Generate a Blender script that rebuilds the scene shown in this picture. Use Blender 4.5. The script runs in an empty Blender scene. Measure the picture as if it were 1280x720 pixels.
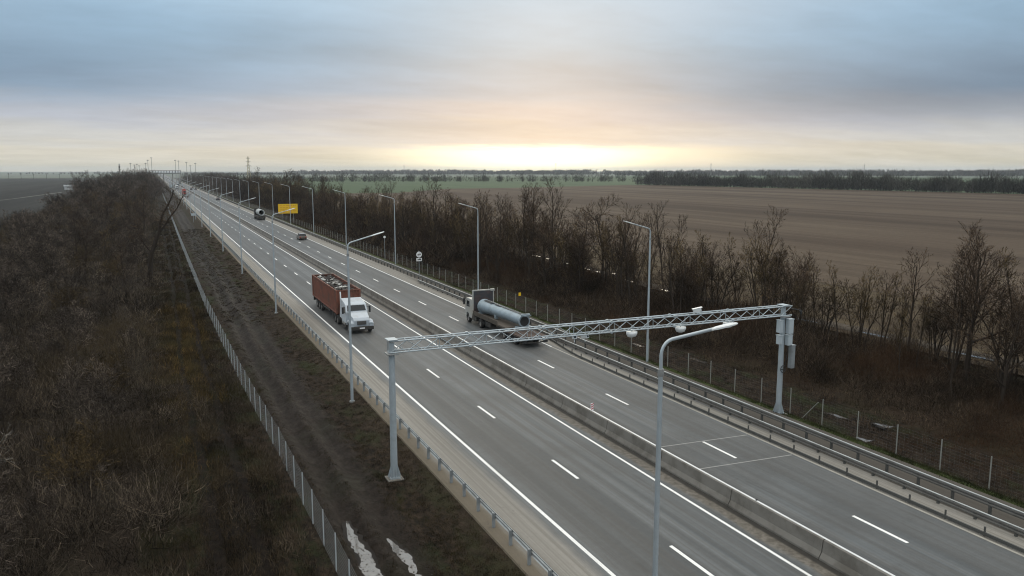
import bpy, bmesh, math, random
import numpy as np
from mathutils import Vector, Matrix
R = math.radians
S = bpy.context.scene
COL = S.collection

# ------------------------------------------------------------------ camera
CAMH = 16.55
cd = bpy.data.cameras.new('camera'); cam = bpy.data.objects.new('camera', cd); COL.objects.link(cam)
cd.sensor_width = 36; cd.lens = 995 / 1280 * 36; cd.clip_start = .5; cd.clip_end = 60000
cam.location = (0, 0, CAMH); cam.rotation_euler = (R(90 - 8.404), 0, R(-24.01))
S.camera = cam

# ------------------------------------------------------------------ node helper
class NT:
    def __init__(s, tree): s.t = tree; s.n = tree.nodes; s.l = tree.links
    def node(s, kind, **kw):
        n = s.n.new(kind)
        for k, v in kw.items(): setattr(n, k, v)
        return n
    def put(s, sock, v):
        if isinstance(v, bpy.types.NodeSocket): s.l.new(v, sock)
        elif v is not None:
            if hasattr(sock.default_value, '__len__') and not hasattr(v, '__len__'): v = (v,) * len(sock.default_value)
            if hasattr(v, '__len__') and len(v) == 3 and len(sock.default_value) == 4: v = (*v, 1)
            sock.default_value = v
    def m(s, op, a, b=None, c=None, clamp=False):
        n = s.node('ShaderNodeMath', operation=op, use_clamp=clamp)
        s.put(n.inputs[0], a)
        if b is not None: s.put(n.inputs[1], b)
        if c is not None: s.put(n.inputs[2], c)
        return n.outputs[0]
    def mix(s, f, a, b, mode='MIX'):
        n = s.node('ShaderNodeMix', data_type='RGBA', blend_type=mode)
        s.put(n.inputs[0], f); s.put(n.inputs[6], a); s.put(n.inputs[7], b)
        return n.outputs[2]
    def noise(s, vec, scale, detail=4, rough=.55, dist=0):
        n = s.node('ShaderNodeTexNoise'); s.put(n.inputs['Vector'], vec)
        n.inputs['Scale'].default_value = scale; n.inputs['Detail'].default_value = detail
        n.inputs['Roughness'].default_value = rough; n.inputs['Distortion'].default_value = dist
        return n.outputs['Fac']
    def mapping(s, vec, scale=(1, 1, 1), rot=(0, 0, 0), loc=(0, 0, 0)):
        n = s.node('ShaderNodeMapping'); s.put(n.inputs['Vector'], vec)
        n.inputs['Scale'].default_value = scale; n.inputs['Rotation'].default_value = rot; n.inputs['Location'].default_value = loc
        return n.outputs[0]
    def step(s, v, a, b):            # smooth 0..1 between a and b
        n = s.node('ShaderNodeMapRange', interpolation_type='SMOOTHSTEP')
        s.put(n.inputs['Value'], v); n.inputs['From Min'].default_value = a; n.inputs['From Max'].default_value = b
        if a > b:
            n.inputs['From Min'].default_value = b; n.inputs['From Max'].default_value = a
            n.inputs['To Min'].default_value = 1; n.inputs['To Max'].default_value = 0
        return n.outputs[0]
    def sep(s, v):
        n = s.node('ShaderNodeSeparateXYZ'); s.put(n.inputs[0], v); return n.outputs
    def comb(s, x, y, z):
        n = s.node('ShaderNodeCombineXYZ'); s.put(n.inputs[0], x); s.put(n.inputs[1], y); s.put(n.inputs[2], z); return n.outputs[0]
    def bump(s, h, strength=.3, dist=.05):
        n = s.node('ShaderNodeBump'); s.put(n.inputs['Height'], h)
        n.inputs['Strength'].default_value = strength; n.inputs['Distance'].default_value = dist
        return n.outputs[0]

# ------------------------------------------------------------------ world (overcast, bright slit over the horizon)
SUN_AZ, SUN_EL = 26.5, 7.0
W = bpy.data.worlds.new("World"); S.world = W; W.use_nodes = True
t = NT(W.node_tree); t.n.clear()
out = t.node('ShaderNodeOutputWorld'); bg = t.node('ShaderNodeBackground')
tc = t.node('ShaderNodeTexCoord'); d = tc.outputs['Generated']
x, y, z = t.sep(d)
az = t.m('MULTIPLY', t.m('ARCTAN2', x, y), 57.2958)                    # degrees from the road direction
el = t.m('MULTIPLY', t.m('ARCSINE', z), 57.2958)
zz = t.m('ADD', t.m('MAXIMUM', z, 0.0), .10)
cl = t.comb(t.m('DIVIDE', x, zz), t.m('DIVIDE', y, zz), 0.0)           # flat cloud layer seen in perspective
n1 = t.noise(t.mapping(cl, (.42, .75, 1), (0, 0, R(-24))), 1.0, 5, .52, .3)
n2 = t.noise(t.mapping(cl, (1.0, 1.9, 1), (0, 0, R(-24)), (3, 1, 0)), 1.6, 4, .5, .2)
elw = t.m('ADD', el, t.m('MULTIPLY', t.m('SUBTRACT', n1, .5), 3.4))    # cloud edges wander up and down
ramp = t.node('ShaderNodeValToRGB'); t.put(ramp.inputs[0], t.m('DIVIDE', elw, 40.0, clamp=True))
cr = ramp.color_ramp; cr.interpolation = 'EASE'
stops = [(0, (.64, .60, .47)), (1.2, (.66, .63, .54)), (2.3, (.57, .58, .57)), (3.6, (.44, .48, .55)), (5.6, (.26, .37, .50)),
         (9.0, (.27, .42, .57)), (13, (.36, .52, .67)), (22, (.70, .78, .82)), (40, (1.52, 1.52, 1.47))]
cr.elements[0].position = 0; cr.elements[0].color = (*stops[0][1], 1)
cr.elements[1].position = 1; cr.elements[1].color = (*stops[-1][1], 1)
for e, c in stops[1:-1]:
    q = cr.elements.new(e / 40); q.color = (*c, 1)
base = ramp.outputs[0]
def lobe(a0, e0, sa, se):
    da = t.m('DIVIDE', t.m('SUBTRACT', az, a0), sa); de = t.m('DIVIDE', t.m('SUBTRACT', el, e0), se)
    r2 = t.m('ADD', t.m('MULTIPLY', da, da), t.m('MULTIPLY', de, de))
    return t.m('EXPONENT', t.m('MULTIPLY', r2, -1.0))
n3 = t.noise(t.mapping(cl, (1.6, 2.2, 1), (0, 0, R(-24)), (7, 2, 0)), 2.2, 6, .62, .6)
n2 = t.m('ADD', t.m('MULTIPLY', n2, .55), t.m('MULTIPLY', n3, .45))
streak = t.m('ADD', .57, t.m('MULTIPLY', t.m('ADD', t.m('MULTIPLY', n1, .5), t.m('MULTIPLY', n2, .5)), .92))
base = t.mix(1.0, base, t.comb(streak, streak, streak), 'MULTIPLY')
for a0, e0, sa, se, k in [(55, 5.4, 15, 2.4, .55), (47, 4.4, 13, 1.1, .30), (-7, 6.4, 10, 1.8, .42), (12, 8.4, 10, 1.4, .20), (38, 7, 9, 1.2, .16), (22, 3.0, 9, .55, .22)]:      # darker cloud banks
    L = t.m('MULTIPLY', lobe(a0, e0, sa, se), k)
    base = t.mix(L, base, (.08, .145, .23))
for a0, e0, sa, se, k in [(26, 10.2, 9, 1.8, .16), (-9, 9.5, 5, 2.2, .12), (38, 11, 8, 1.6, .2), (10, 5.2, 10, .9, .12)]:    # paler banks
    base = t.mix(t.m('MULTIPLY', lobe(a0, e0, sa, se), k), base, (.55, .66, .80))
edge = t.m('ADD', el, t.m('MULTIPLY', t.m('SUBTRACT', n2, .5), 1.1))
def glow(a0, sa, lo, hi):
    da = t.m('DIVIDE', t.m('SUBTRACT', az, a0), sa)
    return t.m('MULTIPLY', t.m('EXPONENT', t.m('MULTIPLY', t.m('MULTIPLY', da, da), -1.0)), t.step(edge, hi, lo))
base = t.mix(t.m('MULTIPLY', glow(25, 11, .2, 2.3), .34), base, (.96, .92, .70))
base = t.mix(t.m('MULTIPLY', glow(26.0, 7.8, 1.2, 2.0), .98), base, (2.0, 1.85, 1.25))
base = t.mix(t.m('MULTIPLY', glow(37, 3.2, .8, 2.0), .5), base, (1.1, .97, .72))
sky = t.node('ShaderNodeTexSky', sky_type='NISHITA'); sky.sun_disc = False
sky.sun_elevation = R(SUN_EL); sky.sun_rotation = R(SUN_AZ); sky.dust_density = 3
skys = t.mix(1.0, sky.outputs[0], (.006, .006, .006), 'MULTIPLY')
tot = t.mix(1.0, base, skys, 'ADD')
t.put(bg.inputs[0], tot); bg.inputs[1].default_value = 1.0
t.l.new(bg.outputs[0], out.inputs[0])

sl = bpy.data.lights.new('sun', 'SUN'); so = bpy.data.objects.new('sun', sl); COL.objects.link(so)
sl.energy = .6; sl.angle = R(22); sl.color = (1, .88, .68)
so.rotation_euler = (R(90 - SUN_EL), 0, R(180 - SUN_AZ)); so.location = (0, -20, 80)
S.view_settings.view_transform = 'Standard'; S.view_settings.look = 'None'
S.view_settings.exposure = 0.0; S.view_settings.gamma = 1; S.view_settings.use_curve_mapping = False
S.render.engine = 'CYCLES'
S.cycles.filter_width = 1.1; S.cycles.use_denoising = True; S.cycles.volume_bounces = 0; S.cycles.max_bounces = 6; S.cycles.volume_step_rate = 4

# ------------------------------------------------------------------ materials
def mat(name, col, rough=.6, metal=0, vary=.18, scale=3, bump=0, bscale=20, spec=.5, rnd=0, coat=0, dirt=None, dirt_amt=.5, dscale=1.2):
    m = bpy.data.materials.new(name); m.use_nodes = True; t = NT(m.node_tree)
    p = t.n['Principled BSDF']; tc = t.node('ShaderNodeTexCoord').outputs['Object']
    n = t.noise(tc, scale, 5, .6)
    k = t.m('ADD', 1 - vary, t.m('MULTIPLY', n, 2 * vary))
    c = t.mix(1, (*col, 1), t.comb(k, k, k), 'MULTIPLY')
    if dirt:
        f = t.m('MULTIPLY', t.step(t.noise(tc, dscale, 6, .65), .42, .68), dirt_amt); c = t.mix(f, c, dirt)
    if rnd:
        r = t.node('ShaderNodeObjectInfo').outputs['Random']
        k = t.m('ADD', 1 - rnd, t.m('MULTIPLY', r, 2 * rnd)); c = t.mix(1, c, t.comb(k, k, k), 'MULTIPLY')
    t.put(p.inputs['Base Color'], c); p.inputs['Roughness'].default_value = rough; p.inputs['Metallic'].default_value = metal
    p.inputs['Specular IOR Level'].default_value = spec; p.inputs['Coat Weight'].default_value = coat
    if bump: t.put(p.inputs['Normal'], t.bump(t.noise(tc, bscale, 4), .6, bump))
    return m
def twig_mat(name, dark, light, clump=.25, rnd=.2, tint=None):
    m = bpy.data.materials.new(name); m.use_nodes = True; t = NT(m.node_tree); p = t.n['Principled BSDF']
    isl = t.node('ShaderNodeNewGeometry').outputs['Random Per Island']
    c = t.mix(t.m('POWER', isl, 2.2), dark, light)
    tc = t.node('ShaderNodeTexCoord').outputs['Object']
    n = t.noise(tc, clump, 3, .6)
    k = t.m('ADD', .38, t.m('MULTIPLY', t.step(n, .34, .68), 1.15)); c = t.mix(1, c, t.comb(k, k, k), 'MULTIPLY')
    if tint: c = t.mix(t.m('MULTIPLY', t.step(t.noise(t.mapping(tc, loc=(40, 7, 3)), clump * .5, 3), .5, .65), .7), c, tint)
    r = t.node('ShaderNodeObjectInfo').outputs['Random']; k = t.m('ADD', 1 - rnd, t.m('MULTIPLY', r, 2 * rnd))
    c = t.mix(1, c, t.comb(k, k, k), 'MULTIPLY')
    t.put(p.inputs['Base Color'], c); p.inputs['Roughness'].default_value = .85; p.inputs['Specular IOR Level'].default_value = .06
    return m
M = {}
M['galv'] = mat('galvanised', (.42, .47, .50), .5, .45, .14, 2.2, dirt=(.30, .31, .31), dirt_amt=.4)
M['galv_dark'] = mat('galvanised_worn', (.30, .31, .31), .6, .3, .2, 2, dirt=(.12, .10, .08), dirt_amt=.5)
M['rail'] = mat('rail_steel', (.40, .42, .42), .5, .4, .2, 1.5, dirt=(.16, .14, .12), dirt_amt=.6, dscale=.8)
M['rail_post'] = mat('rail_post', (.27, .29, .30), .6, .3, .15, 3, dirt=(.1, .09, .07))
M['dark_rail'] = mat('dark_rail', (.07, .07, .065), .7, .1, .3, 2)
M['galv_shade'] = mat('shaded_rail', (.13, .125, .115), .7, .1, .25, 1.2, dirt=(.06, .055, .05), dirt_amt=.6)  # beam face darkened in colour to paint its shade
M['fence_post'] = mat('fence_post', (.36, .39, .41), .6, .2, .15, 3)
M['fence_post_r'] = mat('fence_post_aged', (.24, .24, .22), .75, .05, .2, 3)
M['wire'] = mat('wire', (.30, .32, .33), .6, .3, .1)
M['concrete'] = mat('concrete', (.165, .155, .138), .9, 0, .2, .9, .01, 25, dirt=(.085, .075, .062), dirt_amt=.75, dscale=.7)
M['lamp_white'] = mat('lamp_white', (.66, .68, .68), .4, .1, .06)
M['white_paint'] = mat('white_paint', (.62, .63, .63), .45, 0, .08, 2, dirt=(.38, .36, .33), dirt_amt=.4)
M['truck_white'] = mat('truck_white', (.42, .46, .50), .5, 0, .06, 2, coat=.1, dirt=(.30, .30, .29), dirt_amt=.5)
M['cab_white'] = mat('cab_white', (.36, .36, .34), .45, 0, .08, 2, dirt=(.30, .27, .22), dirt_amt=.5)
M['pipe_grey'] = mat('pipe_grey', (.40, .42, .42), .6, .1, .1)
M['glass'] = mat('dark_glass', (.012, .015, .018), .12, 0, .05, spec=.35, coat=0)
M['tyre'] = mat('tyre', (.02, .02, .02), .9, 0, .2, 4, dirt=(.08, .07, .06), dirt_amt=.5)
M['rim'] = mat('rim', (.22, .21, .20), .6, .3, .2, 4)
M['chassis'] = mat('chassis', (.035, .033, .03), .8, .1, .3, 3, dirt=(.09, .075, .06))
M['black'] = mat('black_plastic', (.018, .018, .018), .6, 0, .2, 5)
M['rust'] = mat('rust_red', (.165, .056, .034), .75, 0, .35, 1.4, .01, 12, dirt=(.075, .045, .032), dirt_amt=.8, dscale=.8)
M['scrap_light'] = mat('scrap_light', (.50, .50, .48), .6, .2, .3, 3)
M['scrap_mid'] = mat('scrap_mid', (.18, .17, .16), .7, .2, .4, 3)
M['scrap_dark'] = mat('scrap_dark', (.035, .028, .025), .8, 0, .4, 3)
M['tank_steel'] = mat('pale_steel', (.27, .33, .37), .5, .35, .15, 1.5, dirt=(.16, .18, .18), dirt_amt=.4)
M['wood'] = mat('old_planks', (.070, .056, .042), .85, 0, .35, 3, dirt=(.06, .05, .04), dirt_amt=.6)
M['rusty_deck'] = mat('rusty_deck', (.075, .050, .038), .85, 0, .35, 2, dirt=(.05, .04, .035), dirt_amt=.6)
M['headboard'] = mat('headboard', (.045, .048, .055), .8, 0, .3, 2, dirt=(.11, .055, .04), dirt_amt=.6)
M['yellow'] = mat('sign_yellow', (.80, .50, .012), .5, 0, .05)
M['orange'] = mat('sign_orange', (.62, .27, .01), .6, 0, .1)
M['sign_white'] = mat('sign_white', (.80, .80, .80), .5, 0, .04)
M['sign_back'] = mat('sign_black', (.02, .02, .02), .5)
M['sign_red'] = mat('sign_red', (.45, .02, .02), .5)
M['car_dark'] = mat('car_dark', (.03, .032, .038), .3, .2, .1, coat=.6)
M['car_silver'] = mat('car_silver', (.42, .43, .44), .3, .5, .1, coat=.5)
M['car_brown'] = mat('car_brown', (.10, .075, .055), .35, .2, .1, coat=.5)
M['red_paint'] = mat('red_paint', (.32, .045, .03), .5, 0, .2, 1.5)
M['box_grey'] = mat('cabinet_grey', (.44, .49, .52), .5, .1, .08)
M['insul'] = mat('pylon_paint', (.42, .36, .22), .7)
M['bark'] = mat('bark_dark', (.040, .031, .024), .95, 0, .35, 3, .01, 12, spec=.1, rnd=.25)
M['bark_grey'] = mat('bark_grey', (.070, .055, .042), .95, 0, .3, 3, .01, 12, spec=.1, rnd=.25)
M['twig_brown'] = twig_mat('twigs_brown', (.030, .021, .015), (.125, .085, .055))
M['twig_ochre'] = twig_mat('twigs_ochre', (.040, .029, .016), (.165, .115, .055))
M['twig_grey'] = twig_mat('twigs_grey', (.024, .019, .015), (.23, .185, .15))
M['twig_pale'] = twig_mat('twigs_pale', (.05, .044, .038), (.34, .31, .27))
M['scrub'] = twig_mat('scrub_brown', (.008, .006, .005), (.165, .130, .094), .16, 0, (.085, .062, .032))
M['scrub_r'] = twig_mat('scrub_right', (.007, .005, .004), (.125, .090, .060), .2, 0, (.062, .034, .018))
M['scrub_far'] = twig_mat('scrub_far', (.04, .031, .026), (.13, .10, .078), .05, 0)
M['grass'] = twig_mat('dead_grass', (.012, .009, .006), (.085, .062, .034), .35, 0, (.042, .038, .015))
M['grass_gold'] = twig_mat('golden_grass', (.05, .034, .014), (.19, .125, .045), .3, 0, (.06, .05, .022))
M['grass_green'] = twig_mat('green_grass', (.018, .022, .009), (.055, .062, .022), .3, 0)
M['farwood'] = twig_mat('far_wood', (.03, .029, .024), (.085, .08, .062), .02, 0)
def puddle_mat():
    m = bpy.data.materials.new('puddle_water'); m.use_nodes = True; t = NT(m.node_tree); p = t.n['Principled BSDF']
    tc = t.node('ShaderNodeTexCoord').outputs['Object']
    land = t.step(t.noise(t.mapping(tc, (1, .6, 1)), 4.5, 5, .7), .54, .60)
    t.put(p.inputs['Base Color'], t.mix(land, t.mix(t.noise(tc, 2, 3), (.07, .06, .052), (.13, .115, .10)), (.02, .015, .011)))
    t.put(p.inputs['Roughness'], t.m('ADD', .05, t.m('MULTIPLY', land, .7))); t.put(p.inputs['Specular IOR Level'], t.m('SUBTRACT', 1.0, t.m('MULTIPLY', land, .9))); p.inputs['IOR'].default_value = 1.75
    t.put(p.inputs['Normal'], t.bump(t.noise(tc, 6, 2), .05, .01))
    return m
M['puddle'] = puddle_mat(); M['wet'] = mat('wet_mud', (.012, .009, .007), .75, 0, .5, 6, .02, 9, spec=.15)

# ------------------------------------------------------------------ mesh builder
class MB:
    def __init__(s): s.v = []; s.f = []; s.mi = []; s.sm = []
    def add(s, vs, fs, mi=0, smooth=False):
        o = len(s.v); s.v += [tuple(v) for v in vs]; s.f += [tuple(i + o for i in f) for f in fs]
        s.mi += [mi] * len(fs); s.sm += [smooth] * len(fs); return s
    def box(s, x0, x1, y0, y1, z0, z1, mi=0, c=0):
        if c <= 0:
            return s.add([(x0, y0, z0), (x1, y0, z0), (x1, y1, z0), (x0, y1, z0), (x0, y0, z1), (x1, y0, z1), (x1, y1, z1), (x0, y1, z1)],
                         [(3, 2, 1, 0), (4, 5, 6, 7), (0, 1, 5, 4), (1, 2, 6, 5), (2, 3, 7, 6), (3, 0, 4, 7)], mi)
        bm = bmesh.new(); bmesh.ops.create_cube(bm, size=1)
        for v in bm.verts: v.co = Vector(((x0 + x1) / 2 + v.co.x * (x1 - x0), (y0 + y1) / 2 + v.co.y * (y1 - y0), (z0 + z1) / 2 + v.co.z * (z1 - z0)))
        bmesh.ops.bevel(bm, geom=bm.edges[:], offset=c, segments=2, affect='EDGES', profile=.6)
        return s.addbm(bm, mi)
    def addbm(s, bm, mi=0, smooth=False):
        bm.verts.index_update(); vs = [v.co[:] for v in bm.verts]; fs = [[v.index for v in f.verts] for f in bm.faces]; bm.free()
        return s.add(vs, fs, mi, smooth)
    def prism(s, prof, x0, x1, mi=0, c=0, taper=None):
        """profile of (y, z) points swept from x0 to x1"""
        bm = bmesh.new(); a = [bm.verts.new((x0, p[0], p[1])) for p in prof]; b = [bm.verts.new((x1, p[0], p[1])) for p in prof]
        n = len(prof); bm.faces.new(a[::-1]); bm.faces.new(b)
        for i in range(n): bm.faces.new((a[i], a[(i + 1) % n], b[(i + 1) % n], b[i]))
        if taper:
            cx = (x0 + x1) / 2
            for v in bm.verts:
                k = taper(v.co.y, v.co.z); v.co.x = cx + (v.co.x - cx) * k
        bmesh.ops.recalc_face_normals(bm, faces=bm.faces[:])
        if c: bmesh.ops.bevel(bm, geom=bm.edges[:], offset=c, segments=2, affect='EDGES', profile=.6)
        return s.addbm(bm, mi)
    def tube(s, pts, rad, n=6, mi=0, cap=True, smooth=True):
        pts = [Vector(p) for p in pts]; k = len(pts)
        if not hasattr(rad, '__len__'): rad = [rad] * k
        vs = []; prev = None
        for i in range(k):
            d = (pts[min(i + 1, k - 1)] - pts[max(i - 1, 0)]).normalized()
            if prev is None: u = d.orthogonal().normalized()
            else:
                u = prev - d * prev.dot(d); u = u.normalized() if u.length > 1e-5 else d.orthogonal().normalized()
            prev = u; w = d.cross(u)
            for j in range(n):
                a = 2 * math.pi * j / n; vs.append(pts[i] + (u * math.cos(a) + w * math.sin(a)) * rad[i])
        fs = [(i * n + j, i * n + (j + 1) % n, (i + 1) * n + (j + 1) % n, (i + 1) * n + j) for i in range(k - 1) for j in range(n)]
        s.add(vs, fs, mi, smooth)
        if cap: s.add(vs[:n], [tuple(range(n))[::-1]], mi); s.add(vs[-n:], [tuple(range(n))], mi)
        return s
    def sheet(s, pts, z, mi=0): return s.add([(x, y, z) for x, y in pts], [tuple(range(len(pts)))], mi)
    def mesh(s, name, mats):
        me = bpy.data.meshes.new(name); me.from_pydata(s.v, [], s.f)
        for m in (mats if isinstance(mats, (list, tuple)) else [mats]): me.materials.append(m)
        me.polygons.foreach_set('material_index', s.mi); me.polygons.foreach_set('use_smooth', s.sm); me.update(); return me
    def build(s, name, mats, parent=None):
        o = bpy.data.objects.new(name, s.mesh(name, mats)); COL.objects.link(o)
        if parent: o.parent = parent
        return o
def tag(o, label=None, cat=None, group=None, kind=None):
    for k, v in (('label', label), ('category', cat), ('group', group), ('kind', kind)):
        if v: o[k] = v
    return o
def empty(name, loc=(0, 0, 0), rz=0, scale=1):
    o = bpy.data.objects.new(name, None); COL.objects.link(o); o.location = loc; o.rotation_euler = (0, 0, rz)
    o.scale = (scale,) * 3 if not hasattr(scale, '__len__') else scale; o.empty_display_size = .3
    return o
KIDS = {}
def copy_tree(o, parent=None):
    c = o.copy(); COL.objects.link(c)
    if parent: c.parent = parent
    if o.name not in KIDS: KIDS[o.name] = list(o.children)
    for ch in KIDS[o.name]: copy_tree(ch, c)
    return c
def relabel(o, label): o['label'] = label
ORD = ['nearest', 'second', 'third', 'fourth', 'fifth', 'sixth', 'seventh', 'eighth', 'ninth', 'tenth', 'eleventh', 'twelfth', 'thirteenth', 'fourteenth', 'fifteenth', 'sixteenth', 'seventeenth', 'eighteenth', 'nineteenth', 'twentieth']

# ------------------------------------------------------------------ value noise for terrain
def vnoise(x, y, s, seed):
    x = x / s; y = y / s; xi = np.floor(x).astype(np.int64); yi = np.floor(y).astype(np.int64); fx = x - xi; fy = y - yi
    fx = fx * fx * (3 - 2 * fx); fy = fy * fy * (3 - 2 * fy)
    def h(a, b):
        n = (a * 374761393 + b * 668265263 + seed * 974711) & 0x7fffffff
        n = ((n ^ (n >> 13)) * 1274126177) & 0x7fffffff
        return ((n ^ (n >> 16)) & 0xffff) / 65535.
    return (h(xi, yi) * (1 - fx) + h(xi + 1, yi) * fx) * (1 - fy) + (h(xi, yi + 1) * (1 - fx) + h(xi + 1, yi + 1) * fx) * fy
def ss(a, b, v): k = np.clip((v - a) / (b - a), 0, 1); return k * k * (3 - 2 * k)
def ground(x, y):
    x = np.asarray(x, float); y = np.asarray(y, float)
    bank = ss(13.4, 11.2, x) if False else 1 - ss(11.2, 13.3, x)
    bankr = ss(38.6, 40.2, x)
    base = -.07 - .36 * np.maximum(bank, bankr)
    near = (1 - ss(250, 420, np.abs(y)))
    bump = ((vnoise(x, y, 3.1, 1) - .5) * .12 + (vnoise(x, y, 1.1, 2) - .5) * .07 + (vnoise(x, y, .45, 5) - .5) * .06)
    w = np.maximum(1 - ss(10.8, 12.6, x), ss(39.4, 40.8, x)) * near
    z = base + bump * w
    wob = (vnoise(x * 0, y, 9, 7) - .5) * 1.0
    for c, dp in ((7.45, .20), (9.1, .17), (1.5, .20), (3.3, .20), (42.6, .14), (44.0, .14)):
        z = z - dp * np.exp(-((x - c - wob * .5) / .38) ** 2) * near * (.5 + vnoise(x * 0 + c, y, 5, 9))
        z = z + dp * .5 * np.exp(-((np.abs(x - c - wob * .5) - .75) / .25) ** 2) * near
    z = z + .5 * ss(46, 56, x) * (1 - ss(58, 64, x)) * near
    return z
def gz(x, y): return float(ground(x, y))
# ------------------------------------------------------------------ ground
def grid_mesh(name, xs, ys, material):
    X, Y = np.meshgrid(xs, ys); Z = ground(X, Y)
    v = np.stack([X, Y, Z], -1).reshape(-1, 3).astype(np.float32); nx, ny = len(xs), len(ys)
    i = np.arange((ny - 1) * (nx - 1)); a = (i // (nx - 1)) * nx + i % (nx - 1)
    f = np.stack([a, a + 1, a + nx + 1, a + nx], -1)
    me = bpy.data.meshes.new(name); me.vertices.add(len(v)); me.vertices.foreach_set('co', v.ravel())
    me.loops.add(f.size); me.loops.foreach_set('vertex_index', f.ravel().astype(np.int32))
    me.polygons.add(len(f)); me.polygons.foreach_set('loop_start', (np.arange(len(f)) * 4).astype(np.int32))
    me.polygons.foreach_set('use_smooth', np.ones(len(f), bool))
    me.update(calc_edges=True); me.materials.append(material)
    o = bpy.data.objects.new(name, me); COL.objects.link(o); return o
def ground_mat():
    m = bpy.data.materials.new('soil_and_litter'); m.use_nodes = True; t = NT(m.node_tree); p = t.n['Principled BSDF']
    tc = t.node('ShaderNodeTexCoord').outputs['Object']; X, Y, Z = t.sep(tc)
    a = t.noise(t.mapping(tc, (1, .4, 1)), .45, 6, .65); b = t.noise(t.mapping(tc, (1, .55, 1)), 2.8, 7, .75); g = t.noise(tc, 14, 5, .7)
    soil = t.mix(t.step(b, .35, .7), (.009, .007, .005), (.046, .032, .021))
    soil = t.mix(t.m('MULTIPLY', t.step(a, .48, .62), .75), soil, (.022, .028, .010))
    verge = t.m('MULTIPLY', t.step(X, 10.6, 13.2), t.step(X, 14.5, 14.0))
    soil = t.mix(t.m('MULTIPLY', verge, t.m('MULTIPLY', b, .8)), soil, (.060, .045, .031))
    mud = t.m('MULTIPLY', t.step(X, 5.8, 7.0), t.step(X, 10.8, 9.6))
    rutl = t.m('MULTIPLY', t.step(X, .9, 1.3), t.step(X, 4.0, 3.5)); soil = t.mix(t.m('MULTIPLY', rutl, .6), soil, (.008, .006, .005))
    soil = t.mix(t.m('MULTIPLY', mud, .75), soil, t.mix(b, (.006, .0045, .0035), (.030, .021, .015)))
    green = t.m('MULTIPLY', t.step(X, 37.2, 37.9), t.step(X, 40.2, 39.2))
    soil = t.mix(t.m('MULTIPLY', green, t.step(a, .3, .55)), soil, (.048, .062, .020))
    scrubl = t.step(X, 1.5, -3.0); scrubr = t.m('MULTIPLY', t.step(X, 44, 47), t.step(X, 64, 60))
    soil = t.mix(t.m('MULTIPLY', scrubl, .8), soil, t.mix(b, (.012, .010, .008), (.060, .045, .032)))
    soil = t.mix(t.m('MULTIPLY', scrubr, .8), soil, t.mix(b, (.011, .008, .006), (.060, .040, .024)))
    k = t.m('ADD', .25, t.m('MULTIPLY', g, 1.5)); c = t.mix(1, soil, t.comb(k, k, k), 'MULTIPLY')
    st = t.step(t.noise(tc, 9, 2, .4), .75, .79); c = t.mix(t.m('MULTIPLY', st, .5), c, (.22, .20, .18))      # scattered pale stones and litter
    t.put(p.inputs['Base Color'], c); p.inputs['Specular IOR Level'].default_value = .10
    t.put(p.inputs['Roughness'], t.m('SUBTRACT', .95, t.m('MULTIPLY', mud, t.m('MULTIPLY', b, .5))))
    h = t.m('ADD', t.m('MULTIPLY', b, .6), t.m('MULTIPLY', g, .4))
    t.put(p.inputs['Normal'], t.bump(h, 1.0, .25))
    return m
def geo(a, b, n): return list(a * (b / a) ** (np.arange(n + 1) / n))
xs = [-12000, -6000, -2500, -1000, -400, -200, -120, -80, -60, -45] + list(np.arange(-38, -8, 1.6)) + list(np.arange(-8, 13.6, .22)) + [14.5, 20, 26, 32, 37] + list(np.arange(37.6, 50, .25)) + list(np.arange(50, 70, 1.2)) + [80, 120, 200, 400, 1000, 2500, 6000, 12000]
ys = [-12000, -5000, -1500, -500, -200, -80, -30] + list(np.arange(-10, 20, 2.)) + list(np.arange(20, 75, .28)) + list(np.arange(75, 150, .8)) + list(np.arange(150, 430, 3.)) + [480, 600, 800, 1200, 2000, 3500, 6000, 12000]
tag(grid_mesh('ground', xs, ys, ground_mat()), kind='structure')

def field_mat(name, c1, c2, c3, angle, sx, fine=None, patch=None):
    m = bpy.data.materials.new(name); m.use_nodes = True; t = NT(m.node_tree); p = t.n['Principled BSDF']
    tc = t.node('ShaderNodeTexCoord').outputs['Object']
    v = t.mapping(tc, (sx, sx * .045, 1), (0, 0, R(angle)))
    a = t.noise(v, 1, 5, .6, .4); b = t.noise(t.mapping(tc, (sx * 9, sx * .5, 1), (0, 0, R(angle))), 1, 5, .7)
    c = t.mix(t.step(a, .36, .62), c1, c2); c = t.mix(t.m('MULTIPLY', t.step(b, .3, .75), .55), c, c3)
    big = t.noise(tc, .006, 4, .6)
    c = t.mix(t.m('MULTIPLY', t.step(big, .42, .62), .45), c, c3)
    if patch: c = t.mix(t.m('MULTIPLY', t.step(t.noise(t.mapping(tc, loc=(90, 0, 0)), .01, 3), .55, .6), .6), c, patch)
    f = t.noise(tc, .9, 5, .8); k = t.m('ADD', .55, t.m('MULTIPLY', f, .9)); c = t.mix(1, c, t.comb(k, k, k), 'MULTIPLY')
    fur = t.noise(t.mapping(tc, (sx * 30, sx * .6, 1), (0, 0, R(angle))), 1, 3, .7); k = t.m('ADD', .7, t.m('MULTIPLY', fur, .6)); c = t.mix(1, c, t.comb(k, k, k), 'MULTIPLY')
    t.put(p.inputs['Base Color'], c); p.inputs['Roughness'].default_value = .95; p.inputs['Specular IOR Level'].default_value = .1
    t.put(p.inputs['Normal'], t.bump(t.m('ADD', f, b), .5, .12))
    return m
F_brown = field_mat('stubble_soil', (.036, .024, .016), (.092, .070, .049), (.054, .037, .025), 9, .05)
F_near = field_mat('rough_field_edge', (.034, .024, .014), (.072, .055, .032), (.050, .034, .020), 3, .12)
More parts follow.
